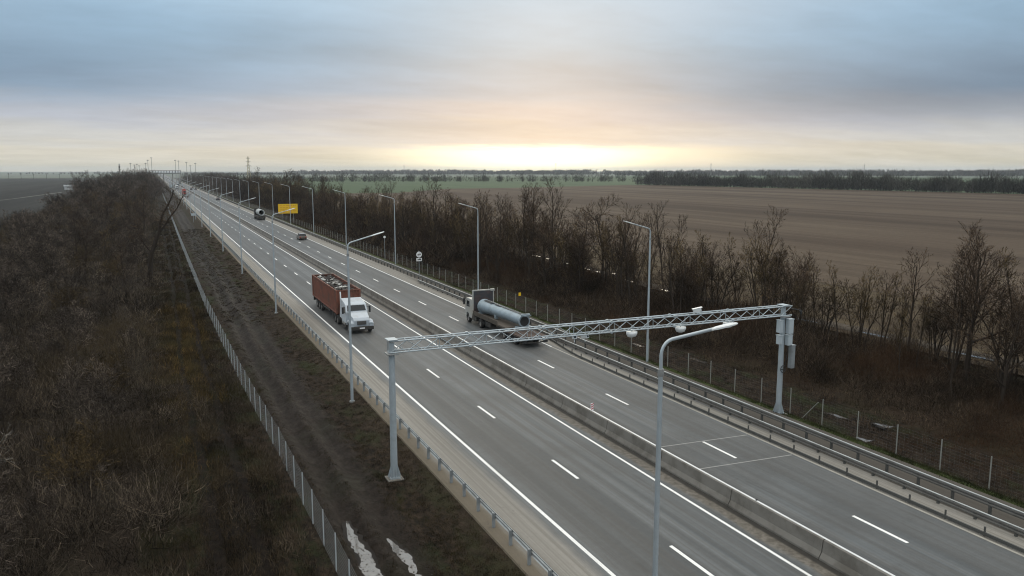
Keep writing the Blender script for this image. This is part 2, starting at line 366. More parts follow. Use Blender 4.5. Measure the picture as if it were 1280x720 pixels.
F_dark = field_mat('ploughed_soil', (.014, .014, .013), (.034, .033, .030), (.022, .022, .020), -35, .06)
F_green = field_mat('winter_wheat', (.045, .072, .036), (.066, .095, .050), (.055, .078, .044), 9, .01)
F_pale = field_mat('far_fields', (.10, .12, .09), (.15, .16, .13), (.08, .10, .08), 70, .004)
def plane(name, pts, z, m): return tag(MB().sheet(pts, z).build(name, m), kind='structure')
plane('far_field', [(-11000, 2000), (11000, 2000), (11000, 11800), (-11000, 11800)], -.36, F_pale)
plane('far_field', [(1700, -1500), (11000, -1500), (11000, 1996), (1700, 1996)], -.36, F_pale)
plane('green_field', [(64, 590), (171, 597), (250, 708), (318, 715), (496, 798), (532, 784), (552, 573), (570, 366), (640, -400), (1690, -1400), (1690, 1990), (64, 1990)], -.30, F_green)
plane('brown_field', [(72, -200), (636, -400), (569, 364), (551, 571), (531, 781), (496, 796), (318, 713), (250, 706), (171, 595), (72, 588)], -.24, F_brown)
plane('rough_grass_margin', [(64.5, -150), (95, -150), (92, 60), (88, 180), (74, 300), (70, 560), (64.5, 560)], -.18, F_near)
plane('ploughed_field', [(-11000, -2000), (-44, -2000), (-44, 1990), (-11000, 1990)], -.30, F_dark)
# flooded farm track behind the tree belt
def ribbon(name, pts, ws, z, m, seed=0, kind='structure', extra=None):
    rr = random.Random(seed); mb = MB(); P = []
    N_ = 6 if len(pts) > 7 and kind == 'structure' and 'track' in name else 14
    for i in range(len(pts) - 1):
        for k in range(N_):
            u = k / N_; P.append([pts[i][j] * (1 - u) + pts[i + 1][j] * u for j in (0, 1)] + [ws[i] * (1 - u) + ws[i + 1] * u])
    P.append([*pts[-1], ws[-1]])
    n = len(P); sm = lambda: np.convolve(np.array([rr.uniform(.35, 1.6) for _ in range(n + 4)]), [.15, .2, .3, .2, .15], 'valid')
    a_, b_ = sm(), sm(); L = [(P[i][0] - P[i][2] * a_[i], P[i][1], z) for i in range(n)]; Q = [(P[i][0] + P[i][2] * b_[i], P[i][1], z) for i in range(n)]
    mb.add(L + Q, [(i, i + n, i + n + 1, i + 1) for i in range(n - 1)]); return tag(mb.build(name, m), kind=kind)
mud_m = field_mat('track_mud', (.035, .028, .021), (.085, .070, .055), (.05, .04, .03), 0, .3)
trk = [(68.2, 30), (67.8, 47), (67.2, 62), (66.0, 75), (65.2, 87), (66, 101), (68, 122), (70, 170), (71, 300)]
ribbon('farm_track', trk, [1.3] * 9, -.14, mud_m, 3)
rr = random.Random(5); y = 36
tpx = lambda y: float(np.interp(y, [p[1] for p in trk], [p[0] for p in trk]))
for k in range(14):
    L = rr.uniform(1.5, 4.5); o = rr.choice((-.75, .75)); c = [(tpx(y + L * u) + o, y + L * u) for u in (0, .25, .6, 1)]
    ribbon('track_puddle', c, [.05, .32, .26, .05], -.132, M['puddle'], k); y += L + rr.uniform(1.0, 7.5)
ribbon('field_path', [(-110, 300), (-95, 420), (-78, 560), (-66, 720)], [1.6] * 4, -.29, field_mat('path_soil', (.08, .08, .075), (.13, .125, .115), (.1, .1, .09), 0, .1), 9)
# puddles in the ruts beside the left fence and the right fence
for i, (pts, w) in enumerate([([(7.65, 37.0), (7.5, 35.6), (7.45, 34.2), (7.6, 33), (7.45, 31.8), (7.5, 30.4), (7.4, 28.8)], [.05, .18, .29, .26, .38, .33, .28]),
                              ([(8.95, 34.4), (9.05, 33.4), (9.15, 32.2), (9.2, 30.8), (9.3, 29.2)], [.05, .18, .26, .25, .22]),
                              
                              ([(42.6, 66.5), (42.9, 64.4)], [.1, .28]), ([(43.4, 61.5), (43.6, 59.6)], [.08, .25]), ([(43.8, 58.2), (43.6, 56)], [.1, .22]),
                              ([(42.5, 41), (43, 39.6), (43.5, 37.8)], [.06, .32, .1]), ([(43.3, 37.4), (43.6, 36.2)], [.06, .3]), ([(40.3, 36.2), (40.4, 35.1)], [.06, .28])]):
    xm, ym = pts[len(pts) // 2]; zz = gz(xm, ym) + .02
    if i < 2: zz = -.455
    ribbon('wet_mud', pts, [q * 1.5 + .12 for q in w], zz - .006, M['wet'], 20 + i)
    ribbon('puddle', pts, w, zz, M['puddle'], 20 + i)

# ------------------------------------------------------------------ road
def road_mat():
    m = bpy.data.materials.new('road_surface'); m.use_nodes = True; t = NT(m.node_tree); p = t.n['Principled BSDF']
    tc = t.node('ShaderNodeTexCoord').outputs['Object']; X, Y, Z = t.sep(tc)
    st = t.noise(t.mapping(tc, (1.1, .012, 1)), 1, 4, .6); st2 = t.noise(t.mapping(tc, (4.5, .03, 1)), 1, 3, .6)
    blot = t.noise(tc, .12, 5, .6); fine = t.noise(tc, 22, 3, .8); mid = t.noise(tc, 3, 5, .7)
    c = t.mix(t.step(st, .34, .66), (.058, .064, .067), (.122, .130, .134))
    c = t.mix(t.m('MULTIPLY', t.step(st2, .45, .65), .5), c, (.080, .076, .070))
    c = t.mix(t.m('MULTIPLY', t.step(blot, .48, .66), .45), c, (.060, .060, .058))
    # wheel tracks a little darker and smoother, one pair per lane
    for cx in (18.2, 21.9, 28.05, 31.75):
        dx = t.m('ABSOLUTE', t.m('SUBTRACT', X, cx)); w = t.m('SUBTRACT', dx, .95)
        g = t.m('EXPONENT', t.m('MULTIPLY', t.m('MULTIPLY', w, w), -7.0)); c = t.mix(t.m('MULTIPLY', g, t.m('MULTIPLY', st2, .75)), c, (.058, .056, .053))
    outer = t.m('MULTIPLY', t.step(X, 16.0, 17.2), t.step(X, 20.6, 19.0)); outer2 = t.m('MULTIPLY', t.step(X, 30.2, 31.0), t.step(X, 33.6, 32.6))
    c = t.mix(t.m('MULTIPLY', t.m('MAXIMUM', outer, outer2), .42), c, (.062, .060, .056))
    oil = t.m('MULTIPLY', t.step(t.noise(t.mapping(tc, (2.2, .22, 1)), .8, 5, .6), .60, .70), .4); c = t.mix(oil, c, (.045, .044, .042))
    wob = t.m('MULTIPLY', t.m('SUBTRACT', t.noise(t.mapping(tc, (1, .25, 1)), 1.0, 5, .65), .5), 1.0)
    Xw = t.m('ADD', X, wob)
    dustc = t.mix(t.step(st2, .3, .7), (.17, .16, .14), (.265, .25, .225))
    dustc = t.mix(t.m('MULTIPLY', t.step(mid, .4, .7), .35), dustc, (.12, .108, .09))
    dl = t.step(Xw, 16.2, 15.4); dr = t.m('MULTIPLY', t.step(Xw, 33.55, 33.9), 1.0)
    c = t.mix(dl, c, dustc); 
    grey = t.m('MULTIPLY', t.m('MULTIPLY', t.step(X, 34.75, 34.95), t.step(X, 36.4, 36.1)), t.m('MULTIPLY', t.step(Y, 30, 44), t.step(Y, 84, 70)))
    drr = t.mix(t.m('MULTIPLY', grey, .9), dustc, (.10, .10, .10))
    c = t.mix(dr, c, drr)
    brown = t.m('MAXIMUM', t.m('MULTIPLY', t.step(X, 35.05, 35.2), t.step(Y, 125, 105)), t.step(Xw, 35.9, 36.3)); c = t.mix(t.m('MULTIPLY', brown, .85), c, (.040, .033, .026))
    med = t.m('MULTIPLY', t.step(Xw, 23.95, 24.35), t.step(X, 25.9, 25.8))
    medc = t.mix(t.step(mid, .35, .65), (.088, .075, .058), (.155, .138, .115))
    c = t.mix(t.m('MULTIPLY', med, .9), c, medc)
    foot_strip = t.m('MULTIPLY', t.step(X, 24.72, 24.86), t.step(X, 25.4, 25.3)); c = t.mix(t.m('MULTIPLY', foot_strip, .9), c, (.03, .028, .025))  # dark strip along the foot of the median barrier
    lft = t.step(Xw, 14.2, 13.6); c = t.mix(t.m('MULTIPLY', lft, .85), c, (.11, .088, .06))
    k = t.m('ADD', .46, t.m('MULTIPLY', t.m('ADD', t.m('MULTIPLY', fine, .6), t.m('MULTIPLY', mid, .4)), 1.08))
    c = t.mix(1, c, t.comb(k, k, k), 'MULTIPLY')
    cy = t.noise(tc, .7, 3, .5, 1.5); crack = t.m('MULTIPLY', t.step(t.m('ABSOLUTE', t.m('SUBTRACT', cy, .5)), .004, .001), t.step(blot, .52, .6))
    c = t.mix(t.m('MULTIPLY', crack, .6), c, (.045, .043, .04))
    t.put(p.inputs['Base Color'], c)
    t.put(p.inputs['Roughness'], t.m('ADD', .60, t.m('MULTIPLY', t.m('MAXIMUM', dl, dr), .3))); p.inputs['Specular IOR Level'].default_value = .24
    t.put(p.inputs['Normal'], t.bump(fine, .35, .012))
    return m
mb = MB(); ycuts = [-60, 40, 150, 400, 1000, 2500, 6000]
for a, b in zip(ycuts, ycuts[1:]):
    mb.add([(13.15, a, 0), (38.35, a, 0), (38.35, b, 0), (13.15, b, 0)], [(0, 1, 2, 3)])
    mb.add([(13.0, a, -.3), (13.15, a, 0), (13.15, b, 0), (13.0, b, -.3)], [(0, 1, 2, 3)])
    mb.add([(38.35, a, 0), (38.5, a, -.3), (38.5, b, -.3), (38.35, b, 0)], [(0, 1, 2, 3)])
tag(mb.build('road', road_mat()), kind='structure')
def paint_mat():
    m = bpy.data.materials.new('worn_white_paint'); m.use_nodes = True; t = NT(m.node_tree); p = t.n['Principled BSDF']
    tc = t.node('ShaderNodeTexCoord').outputs['Object']
    a = t.noise(tc, 7, 5, .7); b = t.noise(t.mapping(tc, (1, .15, 1)), 1.3, 4)
    c = t.mix(t.step(a, .52, .75), (.74, .74, .72), (.42, .41, .39)); c = t.mix(t.m('MULTIPLY', t.step(b, .5, .7), .35), c, (.40, .385, .36))
    t.put(p.inputs['Base Color'], c); p.inputs['Roughness'].default_value = .7; return m
pm = paint_mat(); mb = MB()
for xc, w in ((16.35, .18), (23.75, .16), (26.36, .16), (33.5, .16)):
    for a, b in zip(ycuts if xc < 33 else [66] + ycuts[2:], ycuts[1:] if xc < 33 else ycuts[2:]): mb.add([(xc - w / 2, a, .004), (xc + w / 2, a, .004), (xc + w / 2, b, .004), (xc - w / 2, b, .004)], [(0, 1, 2, 3)])
for xc, y0 in ((20.05, 26.1 - 11.65 * 5), (29.95, 25.1 - 11.65 * 5)):
    for k in range(280):
        a = y0 + 11.65 * k - 1.55; mb.add([(xc - .09, a, .004), (xc + .09, a, .004), (xc + .09, a + 3.1, .004), (xc - .09, a + 3.1, .004)], [(0, 1, 2, 3)])
tag(mb.build('lane_marking', pm), kind='structure')
mb = MB(); mb.add([(33.40, -60, .004), (33.56, -60, .004), (33.56, 66, .004), (33.40, 66, .004)], [(0, 1, 2, 3)]); tag(mb.build('lane_marking', mat('dusty_edge_line', (.30, .285, .25), .85, 0, .35, 2)), kind='structure')
mb = MB()
for a, b in (((26.6, 38.6), (33.3, 38.2)), ((26.6, 34.7), (33.3, 34.3))):
    mb.add([(a[0], a[1] - .05, .004), (b[0], b[1] - .05, .004), (b[0], b[1] + .05, .004), (a[0], a[1] + .05, .004)], [(0, 1, 2, 3)])
tag(mb.build('sealed_road_cut', mat('sealed_cut', (.24, .24, .23), .8)), kind='structure')

# ------------------------------------------------------------------ tree prototypes
def rib_mesh(name, P0, P1, P2, Wd, material, seed=1):
    """thin two-joint twigs: arrays (n,3) and width (n,)"""
    n = len(P0); r = np.random.default_rng(seed)
    d = P2 - P0; s = np.cross(d, r.normal(size=(n, 3))); s /= (np.linalg.norm(s, axis=1, keepdims=True) + 1e-9)
    w = Wd[:, None] * .5
    V = np.stack([P0 - s * w, P0 + s * w, P1 + s * w * .75, P1 - s * w * .75, P2], 1).reshape(-1, 3).astype(np.float32)
    b = np.arange(n)[:, None] * 5
    loops = np.concatenate([b + np.array([[0, 1, 2, 3]]), b + np.array([[3, 2, 4]])], 1).astype(np.int32)
    ls = np.stack([np.arange(n) * 7, np.arange(n) * 7 + 4], 1).ravel().astype(np.int32)
    me = bpy.data.meshes.new(name); me.vertices.add(len(V)); me.vertices.foreach_set('co', V.ravel())
    me.loops.add(loops.size); me.loops.foreach_set('vertex_index', loops.ravel())
    me.polygons.add(2 * n); me.polygons.foreach_set('loop_start', ls); me.update(calc_edges=True)
    me.materials.append(material); return me
def gen_tree(seed, H, stems=1, spread=1., n1=9, n2=6, n3=6, n4=5, r0=.17, up=.10, lean=0, twig='twig_brown', bark='bark', start=.28, tw=1., name='bare_tree'):
    rn = random.Random(seed); mb = MB(); A, B, C, Wd = [], [], [], []
    def rv(k): return Vector((rn.gauss(0, k), rn.gauss(0, k), rn.gauss(0, k)))
    def rot(dv, ang, azi):
        u = dv.orthogonal().normalized(); w = dv.cross(u); q = (u * math.cos(azi) + w * math.sin(azi)); return (dv * math.cos(ang) + q * math.sin(ang)).normalized()
    def grow(p, dv, L, r, lev):
        ns = (9, 6, 4, 2, 2)[lev]; pts = [p.copy()]; rad = [r]; ds = [dv]
        for i in range(ns):
            dv = (dv + rv((.07, .13, .16, .2, .22)[lev]) + Vector((0, 0, up * (0.5 if lev == 0 else 1)))).normalized()
            p = p + dv * (L / ns); pts.append(p.copy()); ds.append(dv)
            rad.append(r * (1 - (.72 if lev == 0 else .8) * (i + 1) / ns))
        if lev <= 2: mb2 = mb if lev < 2 else cb; mb2.tube(pts, rad, (7, 5, 3)[lev], 0, cap=False)
        else: A.append(pts[0]); B.append(pts[1]); C.append(pts[2]); Wd.append((0, 0, 0, .042, .028)[lev] * tw)
        if lev == 4: return
        n = (n1, n2, n3, n4)[lev]; a0 = rn.uniform(0, 6.28); s0 = start if lev == 0 else .18
        for k in range(n):
            u = s0 + (1 - s0) * (k + rn.uniform(.2, .9)) / n; i = min(int(u * ns), ns - 1); fr = u * ns - i
            q = pts[i].lerp(pts[i + 1], fr); rr_ = rad[i] * (1 - fr) + rad[i + 1] * fr
            a0 += 2.4 + rn.uniform(-.5, .5)
            ang = rn.uniform(.45, .95) * (spread if lev == 0 else 1) * (1.1 - .35 * u)
            Lk = L * rn.uniform(.42, .68) * (1.15 - .55 * u) * (spread ** .4)
            if lev == 0: Lk = H * rn.uniform(.30, .46) * (1.15 - .6 * u) * (spread ** .5)
            grow(q, rot(ds[i], ang, a0), Lk, max(rr_ * rn.uniform(.5, .7), .012), lev + 1)
    cb = MB()
    for sidx in range(stems):
        a = 6.28 * sidx / stems + rn.uniform(-.4, .4); off = .25 if stems > 1 else 0
        tilt = rn.uniform(.08, .3) if stems > 1 else rn.uniform(0, .05)
        dv = Vector((math.cos(a) * tilt + lean, math.sin(a) * tilt, 1)).normalized()
        k = rn.uniform(.8, 1) if sidx else 1
        grow(Vector((math.cos(a) * off, math.sin(a) * off, -.15)), dv, H * .93 * k, r0 * k, 0)
    nb = len(cb.v)
    P = [np.array([tuple(v) for v in q]) for q in (A, B, C)]
    rm = rib_mesh('crown', P[0], P[1], P[2], np.array(Wd), M[twig], seed)
    # merge limb tubes of the crown and its twigs into one crown mesh
    bm = bmesh.new(); bm.from_mesh(rm); tm = cb.mesh('tmp', M[twig]); bm.from_mesh(tm); bm.to_mesh(rm); bm.free()
    root = bpy.data.objects.new(name, None); root.empty_display_size = .3
    tr = bpy.data.objects.new('trunk', mb.mesh('trunk', M[bark])); cw = bpy.data.objects.new('crown', rm)
    tr.parent = root; cw.parent = root
    return root, tr, cw
def place(proto, x, y, rz, s, label, cat='tree', group=None, sz=None, z=None, name=None):
    r, tr, cw = proto; o = r.copy(); COL.objects.link(o)
    if name: o.name = name
    o.location = (x, y, (gz(x, y) if z is None else z)); o.rotation_euler = (0, 0, rz); o.scale = (s, s, sz or s)
    for c in (tr, cw): q = c.copy(); q.parent = o; COL.objects.link(q)
    return tag(o, label, cat, group)
T = {}
T['tall1'] = gen_tree(11, 12, 1, .75, 12, 6, 5, 5, .15, .13)
T['tall2'] = gen_tree(12, 12.5, 2, .7, 10, 6, 5, 4, .14, .12, bark='bark')
T['multi'] = gen_tree(13, 9.5, 4, .85, 7, 6, 5, 4, .11, .10, twig='twig_ochre')
T['wide'] = gen_tree(14, 9.5, 1, 1.25, 11, 7, 6, 5, .20, .05, start=.22)
T['thin'] = gen_tree(15, 10, 1, .65, 10, 5, 5, 5, .10, .14, twig='twig_ochre')
T['fork'] = gen_tree(16, 8.5, 3, 1.0, 8, 6, 5, 4, .12, .07)
T['big'] = gen_tree(17, 13.2, 1, 1.15, 16, 8, 7, 5, .30, .06, start=.25)
T['grey1'] = gen_tree(21, 7, 4, 1.15, 7, 6, 5, 5, .08, .04, twig='twig_grey', bark='bark_grey')
T['grey2'] = gen_tree(22, 8, 3, 1.0, 8, 6, 5, 5, .10, .07, twig='twig_grey', bark='bark_grey')
T['grey3'] = gen_tree(23, 5.5, 6, 1.2, 6, 6, 5, 4, .05, .05, twig='twig_grey', bark='bark_grey')
T['pale'] = gen_tree(24, 6, 5, 1.25, 7, 6, 5, 4, .05, .03, twig='twig_pale', bark='bark_grey', tw=1.1)
T['brownb'] = gen_tree(25, 5.5, 6, 1.1, 6, 6, 5, 4, .05, .05, twig='twig_ochre')

# --- belt on the right
rr = random.Random(42)
special = [('big', 59.6, 42.6, 1.2, .80, 'large wide-crowned bare tree, tallest near the right edge of the photo'),
           ('tall1', 57.6, 46.8, .4, .78, 'bare tree with a straight trunk just left of the large wide-crowned tree'),
           ('fork', 57.8, 38.2, 2.4, .95, 'forked bare tree just right of the large wide-crowned tree'),
           ('wide', 60.5, 36, 2.0, .80, 'bare spreading tree cut by the right edge of the photo'),
           ('multi', 57.3, 51.6, 1.0, .80, 'small many-stemmed bare tree two places left of the large wide-crowned tree'),
           ('thin', 58.6, 55.4, 4.0, .78, 'slim bare tree above the right end of the gantry'),
           ('tall2', 52.2, 109.5, 3.3, 1.12, 'tallest dark bare tree of the tight clump left of the tall right-hand street lamp'),
           ('tall1', 54.6, 114.2, 5.0, 1.13, 'upright bare tree on the far side of the tight clump of tall trees'),
           ('tall2', 50.0, 106.5, .8, 1.05, 'twin-stemmed bare tree at the near edge of the tight clump of tall trees'),
           ('wide', 57.6, 97.5, 2.9, 1.18, 'broad bare tree standing alone between the tall clump and the street lamp')]
for k, x, y, rz, s, lab in special: place(T[k], x, y, rz, s, lab, 'tree', 'bare trees in the belt right of the highway')
G_R = 'bare trees in the belt right of the highway'
y = 30; RT = []
while y < 470:
    dens = 1.35 if y < 62 else 1.0 if y < 100 else (1.5 if y < 200 else 2.1)
    y += rr.uniform(.4, 1.6) * dens
    k = rr.choice(['tall1', 'tall2', 'multi', 'thin', 'fork', 'wide', 'multi', 'thin', 'fork'])
    if y < 62: k = rr.choice(['tall1', 'thin', 'tall2', 'wide', 'thin', 'fork'])
    x = rr.uniform(51, 63) if y < 100 else rr.uniform(46.5, 61)
    s = (rr.uniform(.6, .95) if y > 62 else rr.uniform(.55, .78)) if y < 98 else rr.uniform(.72, 1.12)
    if y > 300: s *= 1.15
    RT.append((k, x, y, s))
for k, x, y, s in [('tall1', 51.5, 121, .95), ('multi', 49, 128, 1.1), ('tall2', 48.5, 140, .9), ('thin', 55, 60.5, .85), ('fork', 56, 70, .85), ('multi', 58, 78, .9), ('multi', 56, 33, .7), ('thin', 59, 49, .7), ('thin', 56, 44.5, .6), ('fork', 58, 31, .8), ('thin', 59.5, 29, .8)]: RT.append((k, x, y, s))
for k, x, y, s in [('tall2', 57, 35.2, .78), ('wide', 60, 32.2, .85), ('tall1', 56.3, 40.4, .70), ('thin', 61.2, 39.6, .95), ('wide', 55.4, 36.8, .62), ('tall2', 61.5, 45.2, .74), ('fork', 60.8, 34.2, .9), ('tall1', 58.2, 33.0, .8)]: RT.append((k, x, y, s))
for k, x, y, s in RT:
    lab = ('bare leafless tree standing in the wide-spaced near part of the right belt' if y < 100 else 'bare leafless tree in the dense belt along the right side of the highway')
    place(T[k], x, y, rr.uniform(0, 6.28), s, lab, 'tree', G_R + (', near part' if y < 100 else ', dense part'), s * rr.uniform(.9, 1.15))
# --- belt on the left
rr = random.Random(77); G_L = 'grey leafless bushes in the left thicket'
leftspec = [('pale', -14.0, 64, 0, 1.05, 'pale silvery leafless bush at the left edge of the photo, upper of two'),
            ('pale', -10.8, 46, 1.4, .95, 'pale silvery leafless bush near the lower left corner'),
            ('grey2', -19.5, 150, .5, 1.25, 'rounded dark leafless tree standing out in the middle of the left thicket'),
            ('grey2', -6.0, 176, 3.5, 1.15, 'thin dark-stemmed tree left of the leaning forked tree'),
            ('brownb', -4.2, 43, 2, .8, 'rust-tinged leafless bush beside the left edge of the grass strip, nearest')]
for k, x, y, rz, s, lab in leftspec: place(T[k], x, y, rz, s, lab, 'bush' if k != 'grey2' else 'tree', G_L, name='leafless_bush' if k != 'grey2' else 'leafless_tree')
for i, (k, x, y, s) in enumerate([('tall1', -4.5, 118, .62), ('thin', -7.5, 131, .85), ('wide', -11, 142, .9), ('tall2', -3.6, 151, .7), ('thin', -8.5, 163, .95), ('tall1', -14, 170, .8), ('tall2', -5, 190, .85), ('wide', -9.5, 205, 1.05), ('tall1', -3.2, 222, .9), ('thin', -13, 235, 1.1), ('tall2', -6, 250, 1.0), ('wide', -17, 265, 1.1), ('tall1', -4, 290, 1.05)]):
    place(T[k], x, y, rr.uniform(0, 6.28), s, f'upright bare tree rising out of the left thicket near the fence, {ORD[i]} from the camera', 'tree', 'upright bare trees in the left thicket')
LT = []
y = 30
while y < 700:
    y += rr.uniform(.3, 1.7) * (1.0 if y < 120 else (1.15 if y < 260 else 4.2))
    LT.append((rr.choice(['grey1', 'grey3', 'grey2', 'brownb', 'grey3', 'grey1']), rr.uniform(-32, -3.2), y))
for k, x, y in LT:
    s = rr.uniform(.5, 1.05) * (1 if y > 90 else .8)
    if y > 260: s = rr.uniform(.9, 1.5) * (1 + .5 * min(1, (y - 260) / 250))
    reg = 'near' if y < 90 else ('middle' if y < 260 else 'far')
    place(T[k], x, y, rr.uniform(0, 6.28), s, {'near': 'leafless bush among the dark scrub in the lower left of the photo', 'middle': 'greyish leafless bush in the middle of the thicket left of the mesh fence', 'far': 'leafless tree in the far end of the left thicket towards the bridge'}[reg], 'bush', G_L + ', ' + reg + ' part', name='leafless_bush')

# the leaning forked tree at the edge of the left thicket
root = empty('forked_tree', (-1.3, 133, gz(-1.3, 133))); tag(root, 'tall leaning bare tree forking in two at the right edge of the left thicket', 'tree')
rn = random.Random(3); mb = MB()
main = [(-.0, 0, -.2), (-.1, 0, 2), (.25, 0, 4.4), (1.0, 0, 6.4), (1.5, .1, 7.7)]
mb.tube(main, [.42, .36, .31, .28, .25], 8, cap=False)
f1 = [(1.5, .1, 7.6), (1.7, .2, 9), (2.2, .2, 10.4), (2.9, .1, 11.6), (3.6, .1, 13.0), (4.0, .1, 14.2)]
f2 = [(1.5, .1, 7.6), (2.4, -.2, 8.7), (3.2, -.3, 10.0), (4.2, -.2, 11.2), (5.2, -.2, 13.2)]
f3 = [(.25, 0, 4.6), (-.7, .2, 6), (-1.2, .3, 7.6), (-1.5, .3, 9.4)]
f4 = [(.6, 0, 5.3), (1.8, .3, 5.6), (2.8, .4, 6.4)]
for f, r in ((f1, .23), (f2, .20), (f3, .11), (f4, .07)): mb.tube(f, [r * (1 - .75 * i / (len(f) - 1)) for i in range(len(f))], 6, cap=False)
mb.build('trunk', M['bark'], root)
A = []; B = []; C = []; Wd = []
for f, w in ((f1, 90), (f2, 80), (f3, 45), (f4, 20)):
    for k in range(w):
        u = rn.uniform(.15, 1) * (len(f) - 1); i = min(int(u), len(f) - 2); q = Vector(f[i]).lerp(Vector(f[i + 1]), u - i)
        dv = Vector((rn.gauss(0, 1), rn.gauss(0, 1), rn.uniform(-.1, 1.6))).normalized(); L = rn.uniform(.6, 2.2)
        p1 = q + dv * L * .5; p2 = p1 + (dv + Vector((rn.gauss(0, .25), rn.gauss(0, .25), .3))).normalized() * L * .5
        A.append(q); B.append(p1); C.append(p2); Wd.append(.05)
        for j in range(6):
            s_ = q.lerp(p2, rn.uniform(.3, 1)); e = (dv + Vector((rn.gauss(0, .6), rn.gauss(0, .6), rn.gauss(.2, .5)))).normalized() * rn.uniform(.3, .9)
            A.append(s_); B.append(s_ + e * .5 + Vector((0, 0, .04))); C.append(s_ + e); Wd.append(.028)
arr = lambda q: np.array([tuple(v) for v in q])
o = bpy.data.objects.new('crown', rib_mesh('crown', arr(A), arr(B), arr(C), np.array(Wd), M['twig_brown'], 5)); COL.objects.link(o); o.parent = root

# ------------------------------------------------------------------ scrub and grass (stuff)
def scrub(name, zones, material, label, cat='undergrowth', seed=0):
    """zones: (sampler(n)->x,y ; n twigs ; length range ; width ; tilt ; height offset)"""
    r = np.random.default_rng(seed); a, b, c, w = [], [], [], []
    for (x0, x1, y0, y1, n, l0, l1, wd, tilt, hoff, clump) in zones:
        nc = max(1, int(n / clump)); cx = r.uniform(x0, x1, nc); cy = y0 * (y1 / y0) ** r.uniform(0, 1, nc) if y1 / y0 > 3 else r.uniform(y0, y1, nc)
        ch = r.uniform(.3, 1.1, nc) ** 1.3 * (.35 + 1.3 * vnoise(cx, cy, 7, 3)); idx = r.integers(0, nc, n); h = ch[idx]; tall = max(hoff, .01)
        ta = np.abs(r.normal(0, tilt, n)).clip(0, 1.5); az_ = r.uniform(0, 6.283, n); L = r.uniform(l0, l1, n) * (.45 + .55 * h)
        if tall > 1: L *= .8
        dv = np.stack([np.sin(ta) * np.cos(az_), np.sin(ta) * np.sin(az_), np.cos(ta)], 1)
        sp = .10 * l1 + (.25 * l1 * clump ** .25 if tall < 1 else .22 * tall)
        px = cx[idx] + r.normal(0, sp, n); py = cy[idx] + r.normal(0, sp, n); k = r.uniform(0, 1, n) ** .8 * tall * h
        for rc in (1.5, 3.3):      # wheel ruts stay bare
            cc = rc + (vnoise(py * 0, py, 9, 7) - .5) * .5; px = np.where((np.abs(px - cc) < .12 + .3 * vnoise(px, py, 1.7, 4)) & (r.uniform(0, 1, n) < .85), px + .5, px)
        p0 = np.stack([px, py, ground(px, py)], 1) + dv * k[:, None]
        d2 = dv + r.normal(0, .35, (n, 3)); d2 /= np.linalg.norm(d2, axis=1, keepdims=True)
        if tall > 1: dv = dv + r.normal(0, .45, (n, 3)); dv /= np.linalg.norm(dv, axis=1, keepdims=True)
        p1 = p0 + dv * (L * .5)[:, None]; p2 = p1 + d2 * (L * .5)[:, None]
        a.append(p0); b.append(p1); c.append(p2); w.append(np.full(n, wd) * r.uniform(.6, 1.4, n))
    me = rib_mesh(name, np.concatenate(a), np.concatenate(b), np.concatenate(c), np.concatenate(w), material, seed)
    o = bpy.data.objects.new(name, me); COL.objects.link(o); return tag(o, label, cat, None, 'stuff')
scrub('undergrowth', [(-26, -.2, 24, 50, 52000, .5, 1.5, .018, .75, 2.2, 320), (-24, -.4, 48, 95, 74000, .5, 1.6, .022, .75, 2.4, 340),
                      (-36, -.4, 95, 200, 90000, .6, 1.9, .036, .7, 2.6, 260), (-40, -.3, 200, 480, 80000, .8, 2.6, .07, .6, 3.6, 200),
                      (-26, 0, 24, 95, 50000, .2, .7, .02, .9, .3, 30),
                      (-.8, 5.3, 24, 72, 15000, .3, .9, .013, .7, 1.2, 220)], M['scrub'],
      'dark brown tangled leafless undergrowth covering the ground left of the mesh fence', seed=1)
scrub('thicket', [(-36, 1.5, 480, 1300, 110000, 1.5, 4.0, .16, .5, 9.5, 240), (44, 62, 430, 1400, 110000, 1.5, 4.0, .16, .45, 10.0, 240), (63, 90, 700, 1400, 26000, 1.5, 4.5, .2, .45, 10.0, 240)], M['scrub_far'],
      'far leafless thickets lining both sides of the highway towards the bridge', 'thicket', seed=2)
scrub('undergrowth', [(46.4, 61, 22, 60, 62000, .4, 1.4, .018, .75, 2.3, 420), (45.2, 61, 60, 130, 90000, .5, 1.6, .026, .75, 1.9, 240),
                      (43.5, 61, 130, 430, 120000, .7, 2.4, .06, .6, 3.6, 200), (44.8, 62, 22, 110, 50000, .2, .7, .02, .9, .3, 30),
                      (50, 63, 60, 110, 30000, .5, 1.8, .02, .5, 3.4, 200), (50, 63, 24, 60, 12000, .5, 1.5, .018, .5, 2.6, 200)], M['scrub_r'],
      'dark reddish brown scrub under the tree belt right of the highway', seed=3)
scrub('grass', [(-1.5, 5.5, 22, 60, 62000, .10, .42, .013, .6, .02, 30), (-1.5, 5.3, 60, 130, 50000, .15, .5, .024, .6, .02, 30), (-1.5, 5, 130, 300, 20000, .2, .6, .05, .5, .02, 30)], M['grass'],
      'dull dead grass strip between the thicket and the mesh fence', 'grass', seed=4)
scrub('grass', [(.2, 2.9, 60, 108, 17000, .2, .75, .02, .6, .12, 160), (2.9, 4.1, 84, 92, 1000, .2, .6, .02, .5, .1, 40), (-.4, 1.4, 44, 60, 1500, .2, .55, .018, .5, .05, 40)], M['grass_gold'], 'golden dry grass patch between the thicket and the mesh fence', 'grass', seed=5)
